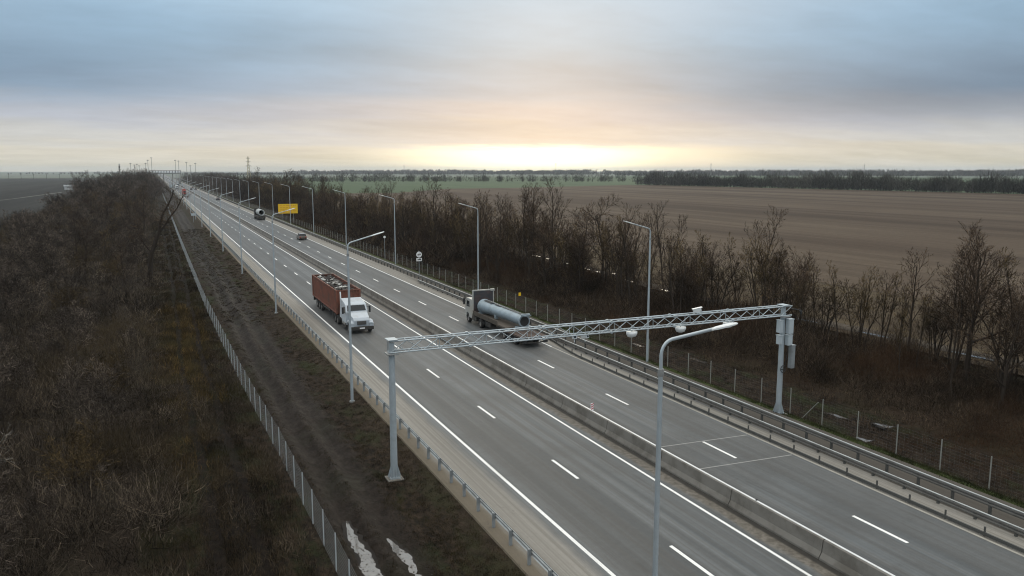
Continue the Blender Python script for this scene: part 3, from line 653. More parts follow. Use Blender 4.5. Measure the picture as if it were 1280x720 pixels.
scrub('grass', [(9.8, 13.1, 24, 90, 46000, .05, .18, .012, .8, 0, 25), (6.0, 7.0, 24, 90, 14000, .05, .2, .012, .8, 0, 25), (8.0, 8.6, 24, 90, 5000, .04, .16, .012, .8, 0, 25), (6, 13, 90, 250, 40000, .08, .25, .028, .8, 0, 25)], M['grass'],
      'low dull weeds on the muddy verge between the mesh fence and the left guardrail', 'grass', seed=6)
scrub('grass', [(38.4, 39.6, 20, 110, 26000, .06, .25, .015, .6, 0, 20)], M['grass_green'], 'green grass strip behind the right guardrails', 'grass', seed=7)
scrub('grass', [(39.6, 46, 20, 110, 36000, .08, .35, .015, .8, 0, 30), (39.6, 45, 110, 300, 30000, .1, .5, .04, .7, 0, 30)], M['scrub_r'], 'dead weeds on the mud beyond the right fence', 'weeds', seed=8)
scrub('grass', [(61, 66, 30, 130, 30000, .1, .5, .025, .7, 0, 30), (67, 84, 30, 160, 50000, .1, .5, .03, .7, 0, 40)], M['grass'], 'dull dead grass along the farm track behind the right tree belt', 'grass', seed=9)
# far woods: leafy-looking bare crowns, each a fan of twigs round a stem, gathered along lines
def wood(name, lines, label, seed):
    r = np.random.default_rng(seed); a, b, c, w = [], [], [], []
    for (xa, ya, xb, yb, n, h0, h1, width, jit, dens) in lines:
        u = r.uniform(0, 1, n); cx = xa + (xb - xa) * u + r.normal(0, jit, n); cy = ya + (yb - ya) * u + r.normal(0, jit, n)
        H = (h0 + (h1 - h0) * r.uniform(0, 1, n)) * (.65 + .7 * vnoise(u * 1000, u * 0, 45, seed))
        a.append(np.stack([cx, cy, np.full(n, -.4)], 1)); b.append(np.stack([cx, cy, H * .5], 1)); c.append(np.stack([cx, cy, H], 1)); w.append(np.full(n, width * 1.2))
        k = dens; cx, cy, H2 = (np.repeat(q, k) for q in (cx, cy, H)); m = n * k
        az_ = r.uniform(0, 6.283, m); ta = r.uniform(.15, 1.1, m); s0 = H2 * r.uniform(.02, .72, m); L = H2 * r.uniform(.14, .36, m)
        dv = np.stack([np.sin(ta) * np.cos(az_), np.sin(ta) * np.sin(az_), np.cos(ta)], 1)
        rad = H2 * .26 * np.sin(np.clip(s0 / H2 + .15, 0, 1) * 3.0); p0 = np.stack([cx + r.normal(0, 1, m) * rad, cy + r.normal(0, 1, m) * rad, s0], 1); d2 = dv + r.normal(0, .3, (m, 3)) + np.array([0, 0, .3])
        p1 = p0 + dv * (L * .5)[:, None]; p2 = p1 + d2 * (L * .5)[:, None]
        a.append(p0); b.append(p1); c.append(p2); w.append(np.full(m, width))
    me = rib_mesh(name, *(np.concatenate(q) for q in (a, b, c, w)), M['farwood'], seed)
    o = bpy.data.objects.new(name, me); COL.objects.link(o); return tag(o, label, 'trees', None, 'stuff')
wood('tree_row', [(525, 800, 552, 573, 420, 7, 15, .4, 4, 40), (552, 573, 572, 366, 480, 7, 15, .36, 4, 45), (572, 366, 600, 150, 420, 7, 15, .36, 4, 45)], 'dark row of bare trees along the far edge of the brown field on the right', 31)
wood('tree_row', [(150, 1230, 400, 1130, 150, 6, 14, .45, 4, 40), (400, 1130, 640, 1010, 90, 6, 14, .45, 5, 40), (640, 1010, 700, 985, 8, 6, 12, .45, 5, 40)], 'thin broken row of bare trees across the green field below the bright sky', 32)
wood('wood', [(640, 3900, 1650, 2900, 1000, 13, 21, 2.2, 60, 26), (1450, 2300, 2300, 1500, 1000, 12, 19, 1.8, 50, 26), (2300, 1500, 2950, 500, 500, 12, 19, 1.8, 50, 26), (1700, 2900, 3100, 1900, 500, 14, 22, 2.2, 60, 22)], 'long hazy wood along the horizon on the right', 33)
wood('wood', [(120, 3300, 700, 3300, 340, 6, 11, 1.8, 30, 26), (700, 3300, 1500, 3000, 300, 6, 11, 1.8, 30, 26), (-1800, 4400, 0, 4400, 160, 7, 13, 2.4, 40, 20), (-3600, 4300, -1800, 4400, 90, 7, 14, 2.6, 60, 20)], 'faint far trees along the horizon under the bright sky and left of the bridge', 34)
# ------------------------------------------------------------------ barrier, guardrails, fences
YC = [-40, 60, 200, 500, 1000, 2200]
def sweep_y(prof, ys, mb, mi=0, smooth=False, closed=True):
    n = len(prof)
    for a, b in zip(ys, ys[1:]):
        vs = [(x, a, z) for x, z in prof] + [(x, b, z) for x, z in prof]
        mb.add(vs, [(i, (i + 1) % n, n + (i + 1) % n, n + i) for i in range(n if closed else n - 1)], mi, smooth)
br = empty('concrete_barrier', (25.45, 0, 0)); tag(br, 'long grey concrete median barrier between the two carriageways', 'barrier')
prof = [(-.32, 0), (-.32, .09), (-.18, .32), (-.12, .84), (-.095, .86), (.095, .86), (.12, .84), (.18, .32), (.32, .09), (.32, 0)]
ysb = list(np.arange(-30, 150, 6.)) + [150, 300, 700, 2200]
for i in range(len(ysb) - 1):
    if i < 30:
        mb = MB(); dx = random.Random(i).uniform(-.012, .012); sweep_y([(x + dx, z) for x, z in prof], [ysb[i] + .025, ysb[i + 1] - .025], mb)
        mb.add([(x + dx, ysb[i] + .025, z) for x, z in prof], [tuple(range(10))]); mb.add([(x + dx, ysb[i + 1] - .025, z) for x, z in prof], [tuple(range(10))[::-1]])
        mb.build('barrier_segment', M['concrete'], br)
mb = MB(); sweep_y(prof, [150, 300, 700, 2200], mb); mb.build('barrier_run', M['concrete'], br)
mb = MB(); mb.box(-.02, .10, -30, 2200, .862, .875); mb.build('lit_top_strip', M['white_paint'], br)  # white strip paints the light on the barrier's top

def wbeam(mb, x, z, side, ys, h=.31):
    p = [(0, -h / 2), (.045, -h / 2 + .04), (.045, -h / 2 + .10), (0, 0 - .02), (0, .02), (.045, h / 2 - .10), (.045, h / 2 - .04), (0, h / 2)]
    pr = [(x + side * a, z + b) for a, b in p]
    q = [(a - side * .008, b) for a, b in pr[::-1]]
    sweep_y(pr + q, ys, mb)
def guardrail(name, x, z, side, y0, y1, spacing, label, posts_part='post', pm_='rail_post', bm_='rail', pw=.07, two=False):
    root = empty(name, (x, 0, 0)); tag(root, label, 'guardrail')
    cuts = [y0] + [c for c in YC if y0 < c < y1] + [y1]
    mb = MB(); wbeam(mb, 0, z, side, cuts); mb.build('beam', M[bm_], root)
    if two: mb = MB(); mb.box(-.035, .075, y0, y1, z + .162, z + .19); mb.build('lit_top_edge', M['rail'], root)  # bright strip paints the light caught by the beam's upper edge
    n = int((y1 - y0) / spacing); k0 = max(0, int((16 - y0) / spacing)); rest = MB(); pme = None; q = MB()
    q.box(-side * .05 - pw, -side * .05 + pw, -.055, .055, -.3, z + (.05 if two else .12), c=.012); q.box(-.04 - side * .03, .04 - side * .03, -.09, .09, z - .13, z + .10)
    pme = q.mesh('post', M[pm_])
    for k in range(n + 1):
        yy = y0 + k * spacing
        if k0 <= k < k0 + 99: o = bpy.data.objects.new('post', pme); COL.objects.link(o); o.parent = root; o.location = (0, yy, 0)
        elif k > k0: rest.box(-side * .05 - pw, -side * .05 + pw, yy - .055, yy + .055, -.3, z + .05)
    if rest.v: tag(rest.build('post', M[pm_], root), kind='stuff')
    return root
guardrail('guardrail', 13.62, .60, 1, -12.5, 1500, 1.96, 'grey steel guardrail with visible posts along the left edge of the highway')
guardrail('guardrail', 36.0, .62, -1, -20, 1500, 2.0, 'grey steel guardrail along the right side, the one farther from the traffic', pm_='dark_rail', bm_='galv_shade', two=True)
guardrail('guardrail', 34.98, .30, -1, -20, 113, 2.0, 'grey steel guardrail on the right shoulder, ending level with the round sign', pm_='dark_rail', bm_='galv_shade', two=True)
# low dark rail that begins with a taper beside the flatbed
root = empty('edge_rail', (33.72, 0, 0)); tag(root, 'low dark edge rail with short posts, starting behind the flatbed truck', 'rail')
mb = MB(); path = [(1.15, 70.5), (.85, 67.5), (.25, 63.5), (0, 61), (0, -20)]
for (xa, ya), (xb, yb) in zip(path, path[1:]):
    mb.add([(xa - .04, ya, .04), (xa + .04, ya, .04), (xb + .04, yb, .04), (xb - .04, yb, .04), (xa - .04, ya, .20), (xa + .04, ya, .20), (xb + .04, yb, .20), (xb - .04, yb, .20)],
           [(3, 2, 1, 0), (4, 5, 6, 7), (0, 1, 5, 4), (1, 2, 6, 5), (2, 3, 7, 6), (3, 0, 4, 7)])
mb.build('rail', M['dark_rail'], root)
mb = MB()
for (xa, ya), (xb, yb) in zip(path, path[1:]): mb.add([(xa - .16, ya, .009), (xa - .05, ya, .009), (xb - .05, yb, .009), (xb - .16, yb, .009)], [(0, 1, 2, 3)])
mb.build('kerb_line', M['concrete'], root)
q = MB(); q.box(-.035, .035, -.035, .035, 0, .46, c=.01); pme = q.mesh('post', M['dark_rail'])
for k in range(38):
    yy = 68.6 - 2 * k + (.3 if k < 3 else 0); xx = float(np.interp(-yy, [-p[1] for p in path], [p[0] for p in path]))
    o = bpy.data.objects.new('post', pme); COL.objects.link(o); o.parent = root; o.location = (xx, yy, 0)
# mesh fences
def fence(name, path, spacing, h, label, pm_, wm, w=.0035, phase=0, r=.035):
    root = empty(name, (0, 0, 0)); tag(root, label, 'fence')
    px = [p[0] for p in path]; py = [p[1] for p in path]; fx = lambda y: float(np.interp(y, py, px))
    q = MB(); q.tube([(0, 0, -.3), (0, 0, h)], r, 6); pme = q.mesh('post', M[pm_]); rest = MB(); k = 0; y = py[0] + phase; ypost = []
    while y < py[-1]:
        ypost.append(y)
        near = y > 22
        if near and k < 99: o = bpy.data.objects.new('post', pme); COL.objects.link(o); o.parent = root; o.location = (fx(y), y, gz(fx(y), y)); k += 1
        elif near: x = fx(y); z = -.43; rest.box(x - r, x + r, y - r, y + r, z, z + h)
        y += spacing
    if rest.v: tag(rest.build('post', M[pm_], root), kind='stuff')
    A, B, C, Wd = [], [], [], []; mb = MB()
    ys_ = [y for y in ypost if y < 160] + [160, 250, 400, py[-1]]
    for j in range(11):
        zz = .06 + j * (h - .12) / 10
        for a, b in zip(ys_, ys_[1:]):
            za = gz(fx(a), a) + zz if a < 200 else -.43 + zz; zb = gz(fx(b), b) + zz if b < 200 else -.43 + zz
            mb.add([(fx(a), a, za - w), (fx(a), a, za + w), (fx(b), b, zb + w), (fx(b), b, zb - w)], [(0, 1, 2, 3)])
            mb.add([(fx(a) - w, a, za), (fx(a) + w, a, za), (fx(b) + w, b, zb), (fx(b) - w, b, zb)], [(0, 1, 2, 3)])
    y = 18
    while y < 230:
        x = fx(y); z = gz(x, y); st = (.16 if w > .002 else .3) if y < 90 else .4; ww = w * (1 if y < 90 else 2)
        mb.add([(x, y - ww, z + .05), (x, y + ww, z + .05), (x, y + ww, z + h - .05), (x, y - ww, z + h - .05)], [(0, 1, 2, 3)]); y += st
    mb.build('wire_mesh', M[wm], root); return root
fence('mesh_fence', [(6.2, 14), (6.15, 31), (5.9, 48), (5.4, 66), (4.9, 105), (4.75, 190), (4.9, 700)], 2.55, 1.75, 'long pale wire mesh fence on the left beside the muddy track', 'fence_post', 'wire', phase=.4, r=.027)
fr = fence('mesh_fence', [(39.85, 14), (39.85, 55), (40.1, 110), (40.2, 700)], 2.95, 1.87, 'wire mesh fence on the right in front of the tree belt', 'fence_post_r', 'wire', w=.0010, phase=.9)
mb = MB(); mb.tube([(39.85, 40.35, -.43), (39.85, 38.9, 1.15)], .03, 6); mb.build('brace', M['fence_post_r'], fr)
mb = MB(); mb.box(39.9, 40.2, 87.55, 87.6, 1.35, 1.75); mb.build('yellow_plate', M['yellow'], fr)

# ------------------------------------------------------------------ street lamps
def lamp_proto(cz=11.0, top=11.5, rise=.18, rb=.38):
    root = empty('street_lamp', (0, 0, 0))
    mb = MB(); mb.tube([(0, 0, -.5), (0, 0, 3), (0, 0, 7), (0, 0, cz)], [.11, .10, .088, .075], 12); mb.build('pole', M['galv'], root)
    mb = MB(); mb.tube([(0, 0, -.06), (0, 0, .0), (0, 0, .05)], [.2, .2, .2], 12); mb.build('base_flange', M['galv_dark'], root)
    mb = MB(); mb.tube([(0, 0, cz - .15), (0, 0, cz + .05)], [.10, .10], 12); mb.build('collar', M['galv_dark'], root)
    pts = [(0, 0, cz), (0, 0, top)]; tilt = math.atan(rise / .65); am = math.pi / 2 - tilt
    for k in range(1, 6): a = k / 5 * am; pts.append((rb * (1 - math.cos(a)), 0, top + rb * math.sin(a)))
    px_, pz_ = pts[-1][0], pts[-1][2]; sl_ = rise / .65; pts += [(1.2, 0, pz_ + (1.2 - px_) * sl_), (1.85, 0, pz_ + (1.85 - px_) * sl_)]; hz_ = pz_ + (1.75 - px_) * sl_
    mb = MB(); mb.tube(pts, [.058, .056] + [.05] * (len(pts) - 2), 10); mb.build('arm', M['galv'], root)
    mb = MB(); prof = [(1.75, .07, .03), (1.95, .10, .045), (2.3, .125, .045), (2.6, .115, .035), (2.72, .07, .02)]
    vs = []; 
    for x_, hw, hh in prof:
        zc = hz_ + (x_ - 1.75) * sl_
        for (sy, sz) in ((-1, -.6), (1, -.6), (1, .4), (.6, 1), (-.6, 1), (-1, .4)): vs.append((x_, sy * hw, zc + sz * hh))
    fs = [(i * 6 + j, i * 6 + (j + 1) % 6, (i + 1) * 6 + (j + 1) % 6, (i + 1) * 6 + j) for i in range(4) for j in range(6)] + [tuple(range(6))[::-1], tuple(range(24, 30))]
    mb.add(vs, fs); h = mb.build('lamp_head', M['lamp_white'], root)
    mb = MB(); mb.add([(2.0, -.08, hz_ + .25 * sl_ - .042), (2.0, .08, hz_ + .25 * sl_ - .042), (2.55, .08, hz_ + .8 * sl_ - .036), (2.55, -.08, hz_ + .8 * sl_ - .036)], [(0, 1, 2, 3)]); mb.build('lens', M['glass'], h)
    return root
near_lamp = lamp_proto(11.35, 11.78, .075, .42); proto = lamp_proto(); first = True
def put_lamp(x, y, rz, lab, grp, s=1):
    global first
    if near_lamp is not None and s == 'near': o = near_lamp; s = (.93, .75, 1.0)
    else: o = proto if first else copy_tree(proto); first = False
    o.location = (x, y, -.05 if 12.9 < x < 38.5 else -.2); o.rotation_euler = (0, 0, rz); o.scale = s if hasattr(s, '__len__') else (s, s, s); tag(o, lab, 'street lamp', grp)
for k in range(20):
    y = 17.65 if k == 0 else 16.4 + 40 * k
    put_lamp(12.3, y, 0, f'grey street lamp left of the highway, {ORD[k]} from the camera' if k else 'grey street lamp closest to the camera, its arm crossing the gantry', 'street lamps along the left side', .985 if k else 'near')
for k in range(18):
    y = 57.5 + 40.2 * k
    put_lamp(38.6, y, math.pi, f'grey street lamp behind the right guardrail, {ORD[k]} from the camera', 'street lamps along the right side')

# ------------------------------------------------------------------ gantry
GY = 41.2
g = empty('traffic_gantry', (11.2, GY, 0)); tag(g, 'galvanised lattice gantry spanning the whole highway on two posts', 'gantry')
def gpost(xx, zb, top):
    mb = MB(); mb.tube([(xx, 0, zb + .1), (xx, 0, 3.5), (xx, 0, top)], [.20, .185, .165], 14)
    mb.tube([(xx, 0, zb + .02), (xx, 0, zb + .10)], .40, 4, smooth=False)
    for k in range(8):
        a = k * math.pi / 4; c_, s_ = math.cos(a), math.sin(a)
        mb.add([(xx + c_ * .19, s_ * .19, zb + .1), (xx + c_ * .38, s_ * .38, zb + .1), (xx + c_ * .19, s_ * .19, zb + .75)], [(0, 1, 2), (2, 1, 0)][:1])
    po = mb.build('post', M['galv'], g)
    mb = MB(); mb.box(xx - .45, xx + .45, -.45, .45, -.8, zb + .02, c=.02); mb.build('footing', M['concrete'], po)
    return po
gpost(0, -.34, 7.35); rp = gpost(27.35, -.10, 7.35)
mb = MB(); hw, z0, z1, xa, xb = .27, 6.82, 7.45, -.15, 27.85; SP = 30; st = (xb - xa) / SP
for sy in (-hw, hw):
    for zz in (z0, z1): mb.tube([(xa, sy, zz), ((xa + xb) / 2, sy, zz), (xb, sy, zz)], .045, 6)
    for k in range(SP):
        a, b = xa + k * st, xa + (k + 1) * st
        mb.tube([(a, sy, z0), (b, sy, z1)] if sy < 0 else [(a, sy, z1), (b, sy, z0)], .027, 4, cap=False)
        if k % 3 == 0: mb.tube([(a, sy, z0), (a, sy, z1)], .02, 4, cap=False)
for zz in (z0, z1):
    for k in range(SP):
        a, b = xa + k * st, xa + (k + 1) * st; s_ = 1 if k % 2 else -1
        mb.tube([(a, -hw * s_, zz), (b, hw * s_, zz)], .018, 4, cap=False)
        mb.tube([(a, -hw, zz), (a, hw, zz)], .018, 4, cap=False)
for xx in (xa + 4.6 * k for k in range(1, 6)):
    for sy in (-hw, hw):
        for zz in (z0, z1): mb.box(xx - .07, xx + .07, sy - .07, sy + .07, zz - .07, zz + .07)
tr = mb.build('lattice_beam', M['galv'], g)
mb = MB()
for xx in (0, 27.35):
    mb = MB(); mb.box(xx - .32, xx + .32, -.38, .38, 6.70, 6.765, c=.01); mb.build('saddle_plate', M['galv_dark'], g)
    mb = MB(); mb.box(xx - .28, xx + .28, -.36, .36, 7.50, 7.54, c=.01); mb.build('cap_plate', M['galv'], g)
q = MB(); prof = [(.0, .0), (.34, .0), (.34, -.14), (.26, -.30), (.10, -.36), (.0, -.36)]      # white detector hood
vs = []; n = 16
for r_, z_ in prof:
    for j in range(n): a = 2 * math.pi * j / n; vs.append((r_ * math.cos(a) * 1.1, r_ * math.sin(a) * .75, z_))
q.add(vs, [(i * n + j, i * n + (j + 1) % n, (i + 1) * n + (j + 1) % n, (i + 1) * n + j) for i in range(5) for j in range(n)], 0, True)
q.tube([(0, 0, 0), (0, 0, .14)], .05, 6); dm = q.mesh('detector', M['lamp_white'])
for xx in (26.4, 30.05, 33.8): o = bpy.data.objects.new('detector', dm); COL.objects.link(o); o.parent = g; o.location = (xx - 11.2, -.12, 6.70)
def camera_part(xx, yy, zz, rz):
    mb = MB(); mb.box(-.11, .11, -.30, .22, -.02, .2, c=.03); mb.box(-.13, .13, -.38, .26, .2, .23); mb.tube([(0, 0, -.22), (0, 0, 0)], .03, 6)
    o = mb.build('traffic_camera', M['lamp_white'], g); o.location = (xx - 11.2, yy, zz); o.rotation_euler = (R(-12), 0, rz)
    mb = MB(); mb.tube([(0, -.31, .09), (0, -.305, .09)], .07, 10); mb.build('lens', M['glass'], o)
camera_part(31.2, -.2, 7.62, R(70)); camera_part(22.5, .1, 6.55, R(-20)); camera_part(23.2, .1, 6.52, R(15))
def cabinet(x0, x1, y0, y1, z0_, z1_, m='box_grey'):
    mb = MB(); mb.box(x0, x1, y0, y1, z0_, z1_, c=.025); mb.box(x0 - .03, x1 + .03, y0 - .03, y1 + .03, z1_ + .002, z1_ + .03)
    c = mb.build('control_cabinet', M[m], g); mb = MB(); mb.box(x0 + .04, x1 - .04, y0 - .012, y0 - .002, z0_ + .05, z1_ - .06); mb.build('door', M[m], c)
cabinet(27.5, 27.92, -.45, -.12, 5.55, 6.55); cabinet(27.5, 27.88, -.45, -.12, 4.75, 5.45)
cabinet(26.85, 27.12, -.32, .05, 5.65, 6.5); cabinet(26.88, 27.12, -.32, .05, 4.85, 5.45)
cabinet(27.78, 28.08, -.55, -.2, 3.15, 4.75, 'rail_post')
mb = MB(); mb.tube([(27.2, -.20, 3.05 - .0)] + [(27.35 + .22 * math.cos(a), -.26, 3.1 + .24 * math.sin(a)) for a in np.linspace(0, 6.283, 15)], .028, 5)
mb.tube([(27.55, -.22, 3.3), (27.6, -.3, 4.2), (27.55, -.3, 4.8)], .022, 5); mb.build('cable_coil', M['black'], g)
mb = MB(); mb.tube([(27.6, 0, 7.30), (28.5, 0, 7.12), (28.9, 0, 7.02)], .03, 6); mb.tube([(28.85, -.1, 7.0), (28.95, .1, 6.95)], .09, 8); mb.tube([(28.9, 0, 6.95), (28.95, 0, 6.75)], .06, 8)
mb.build('side_bracket', M['black'], g)

# ------------------------------------------------------------------ vehicles
def wheel(root, x, y, r=.5, w=.3, side=1):
    mb = MB(); n = 20; prof = [(r * .58, -w / 2), (r * .92, -w / 2), (r, -w * .36), (r, w * .36), (r * .92, w / 2), (r * .58, w / 2)]; vs = []
    for rr_, xx in prof:
        for j in range(n): a = 2 * math.pi * j / n; vs.append((xx, rr_ * math.cos(a), rr_ * math.sin(a)))
    mb.add(vs, [(i * n + j, i * n + (j + 1) % n, ((i + 1) % 6) * n + (j + 1) % n, ((i + 1) % 6) * n + j) for i in range(6) for j in range(n)], 0, True)
    o = mb.build('wheel', M['tyre'], root); o.location = (x, y, r)
    mb = MB(); vs = []; prof = [(r * .58, w * .38), (r * .5, w * .12), (r * .22, w * .10), (r * .18, w * .42), (0.001, w * .42)]
    for rr_, xx in prof:
        for j in range(n): a = 2 * math.pi * j / n; vs.append((xx * side, rr_ * math.cos(a), rr_ * math.sin(a)))
    mb.add(vs, [(i * n + j, i * n + (j + 1) % n, (i + 1) * n + (j + 1) % n, (i + 1) * n + j) for i in range(4) for j in range(n)], 0, True)
    mb.build('rim', M['rim'], o); return o
# --- white bonneted tractor with red scrap trailer, coming towards the camera; local y = 0 at bumper, +y to the rear
tk = empty('scrap_truck', (18.55, 79.3, 0)); tag(tk, 'white bonneted lorry hauling a rusty red open-top container of scrap', 'truck')
def cabtaper(y, z): return 1 - .06 * max(0, z - 1.7)
mb = MB(); mb.prism([(.25, .62), (.18, 1.35), (.4, 1.62), (1.75, 1.92), (2.3, 1.95), (2.3, .8), (1.9, .62)], -1.0, 1.0, c=.07, taper=lambda y, z: .80 + .2 * min(1, y / 1.8) if z > 1 else .82)
mb.prism([(2.28, .75), (2.28, 1.93), (2.75, 2.62), (3.1, 2.74), (5.0, 3.02), (5.3, 2.95), (5.3, .95), (4.4, .95), (4.2, .75)], -1.17, 1.17, c=.06, taper=cabtaper)
body = mb.build('cab', M['truck_white'], tk)
mb = MB()
for sx in (-1, 1):
    mb.prism([(.12, .62), (.10, 1.0), (.45, 1.28), (1.3, 1.30), (1.75, 1.0), (1.8, .7), (1.62, .7), (1.4, 1.02), (1.0, 1.12), (.7, 1.05), (.5, .85), (.45, .62)], sx * .78, sx * 1.22, c=.03)
mb.build('fender', M['truck_white'], tk)
mb = MB()
mb.add([(-.98, 2.335, 2.02), (.98, 2.335, 2.02), (.90, 2.70, 2.56), (-.90, 2.70, 2.56)], [(0, 1, 2, 3)])
for v in (0,): pass
ws = mb.build('windshield', M['glass'], tk); ws.location = (0, -.035, .01)
mb = MB()
for sx in (-1, 1):
    a = [(sx * 1.166, 2.55, 1.75), (sx * 1.166, 3.35, 1.75), (sx * 1.135, 3.3, 2.42), (sx * 1.14, 2.85, 2.42)]; mb.add(a, [(0, 1, 2, 3)])
o = mb.build('side_window', M['glass'], tk); o.scale = (1.006, 1, 1)
mb = MB(); mb.box(-.46, .46, .10, .20, .92, 1.30, c=.02); gr = mb.build('grille', M['black'], tk)
mb = MB(); [mb.box(-.42, .42, .085, .10, .97 + k * .075, .99 + k * .075) for k in range(5)]; mb.build('bars', M['rim'], gr)
mb = MB(); mb.box(-1.22, 1.22, -.02, .35, .38, .74, c=.05); bp = mb.build('bumper', M['chassis'], tk)
mb = MB(); mb.box(-.26, .26, -.035, -.024, .52, .64); mb.build('number_plate', M['sign_white'], bp)
for sx in (-1, 1): mb = MB(); mb.box(sx * .95 - .17, sx * .95 + .17, .06, .14, .98, 1.14, c=.02); mb.build('headlight', M['box_grey'], tk)
for sx in (-1, 1):
    mb = MB(); mb.box(sx * 1.42 - .1, sx * 1.42 + .1, 2.45, 2.55, 1.75, 2.45, c=.02); mb.tube([(sx * 1.12, 2.6, 2.35), (sx * 1.4, 2.5, 2.3)], .02, 5); mb.tube([(sx * 1.12, 2.6, 1.85), (sx * 1.4, 2.5, 1.88)], .02, 5); mb.build('mirror', M['black'], tk)
mb = MB(); mb.tube([(-1.0, 5.42, 1.0), (-1.0, 5.42, 3.3), (-1.0, 5.55, 3.62)], .075, 10); mb.build('exhaust_stack', M['lamp_white'], tk)
mb = MB(); mb.box(-.45, .45, .6, 8.2, .55, .92); mb.box(-1.12, -.55, 2.6, 4.2, .35, .85, c=.06); mb.box(.55, 1.12, 2.6, 4.2, .35, .85, c=.06); mb.box(-1.2, -.6, 2.45, 4.3, .30, .34); mb.build('chassis', M['chassis'], tk)
mb = MB(); mb.tube([(-.92, 2.7, .62), (-.92, 4.2, .62)], .28, 12); mb.tube([(.92, 2.7, .62), (.92, 4.2, .62)], .28, 12); mb.build('fuel_tank', M['rim'], tk)
for yy in (1.05, 6.2, 7.5):
    for sx in (-1, 1): wheel(tk, sx * 1.03, yy, .5, .32 if yy < 2 else .45, sx)
CX, CA, CB, CZ0, CZ1 = 1.26, 6.15, 20.4, 1.12, 3.72
mb = MB()
for sx in (-1, 1):       # corrugated side walls
    n = 47; vs = []; 
    for k in range(n * 4 + 1):
        yy = CA + .08 + (CB - CA - .16) * k / (n * 4); off = .0 if (k % 4) in (0, 1) else .045
        vs += [(sx * (CX - off), yy, CZ0 + .15), (sx * (CX - off), yy, CZ1 - .12)]
    mb.add(vs, [(2 * k, 2 * k + 2, 2 * k + 3, 2 * k + 1) for k in range(n * 4)])
    mb.box(sx * CX - .06, sx * CX + .06, CA, CB, CZ1 - .12, CZ1); mb.box(sx * CX - .06, sx * CX + .06, CA, CB, CZ0, CZ0 + .15)
    for yy in (CA, CB): mb.box(sx * CX - .09, sx * CX + .09, yy - .08, yy + .08, CZ0 - .01, CZ1 + .01)
for yy in (CA, CB):
    vs = []
    for k in range(33): xx = -CX + .1 + (2 * CX - .2) * k / 32; off = 0 if (k % 4) in (0, 1) else .045; vs += [(xx, yy + off, CZ0 + .1), (xx, yy + off, CZ1 - .1)]
    mb.add(vs, [(2 * k, 2 * k + 2, 2 * k + 3, 2 * k + 1) for k in range(32)]); mb.box(-CX + .1, CX - .1, yy - .05, yy + .05, CZ1 - .12, CZ1)
mb.box(-CX + .05, CX - .05, CA + .05, CB - .05, CZ0 - .02, CZ0 + .05)
mb.build('container', M['rust'], tk)
mb = MB()
for k in range(7): mb.tube([(-1.25, CA + 1.6 + k * 2, CZ1 + .02), (1.25, CA + 1.6 + k * 2, CZ1 + .02)], .03, 5)
mb.build('cross_bar', M['chassis'], tk)
mb = MB(); mb.box(-.5, .5, 8.0, 20.6, .75, 1.08); mb.box(-1.22, 1.22, 20.45, 20.6, .55, 1.05); mb.box(-1.15, -1.05, 8.8, 9.3, .15, 1.0)
for sx in (-1, 1): mb.box(sx * 1.12 - .1, sx * 1.12 + .1, 10.5, 14.5, .75, .95)
mb.build('trailer_frame', M['chassis'], tk)
for yy in (15.6, 16.95, 18.3):
    for sx in (-1, 1): wheel(tk, sx * 1.0, yy, .5, .42, sx)
mb = MB(); rn = random.Random(8)
mb.add([(18.55 - 1.15, 79.3 + 6.4, 3.15), (18.55 + 1.15, 79.3 + 6.4, 3.15), (18.55 + 1.15, 79.3 + 20.2, 3.2), (18.55 - 1.15, 79.3 + 20.2, 3.2)], [(0, 1, 2, 3)], 2)
for k in range(300):
    c = Vector((18.55 + rn.uniform(-.88, .88), 79.3 + rn.uniform(6.6, 20.1), 3.28 + rn.uniform(0, .24))); s_ = [rn.uniform(.1, .6), rn.uniform(.15, .9), rn.uniform(.02, .14)]
    rot_ = Matrix.Rotation(rn.uniform(0, 6.3), 3, 'Z') @ Matrix.Rotation(rn.gauss(0, .25), 3, 'X') @ Matrix.Rotation(rn.gauss(0, .3), 3, 'Y')
    q = [rot_ @ Vector((a * s_[0] / 2 * rn.uniform(.6, 1.2), b * s_[1] / 2 * rn.uniform(.6, 1.2), d_ * s_[2] / 2)) + c for a in (-1, 1) for b in (-1, 1) for d_ in (-1, 1)]
    mb.add(q, [(0, 1, 3, 2), (4, 6, 7, 5), (0, 4, 5, 1), (2, 3, 7, 6), (0, 2, 6, 4), (1, 5, 7, 3)], rn.choice((0, 1, 1, 2, 2, 2, 2)))
tag(mb.build('scrap_metal', [M['scrap_light'], M['scrap_mid'], M['scrap_dark']]), 'jumbled white and dark scrap filling the open rusty container', 'scrap', None, 'stuff')

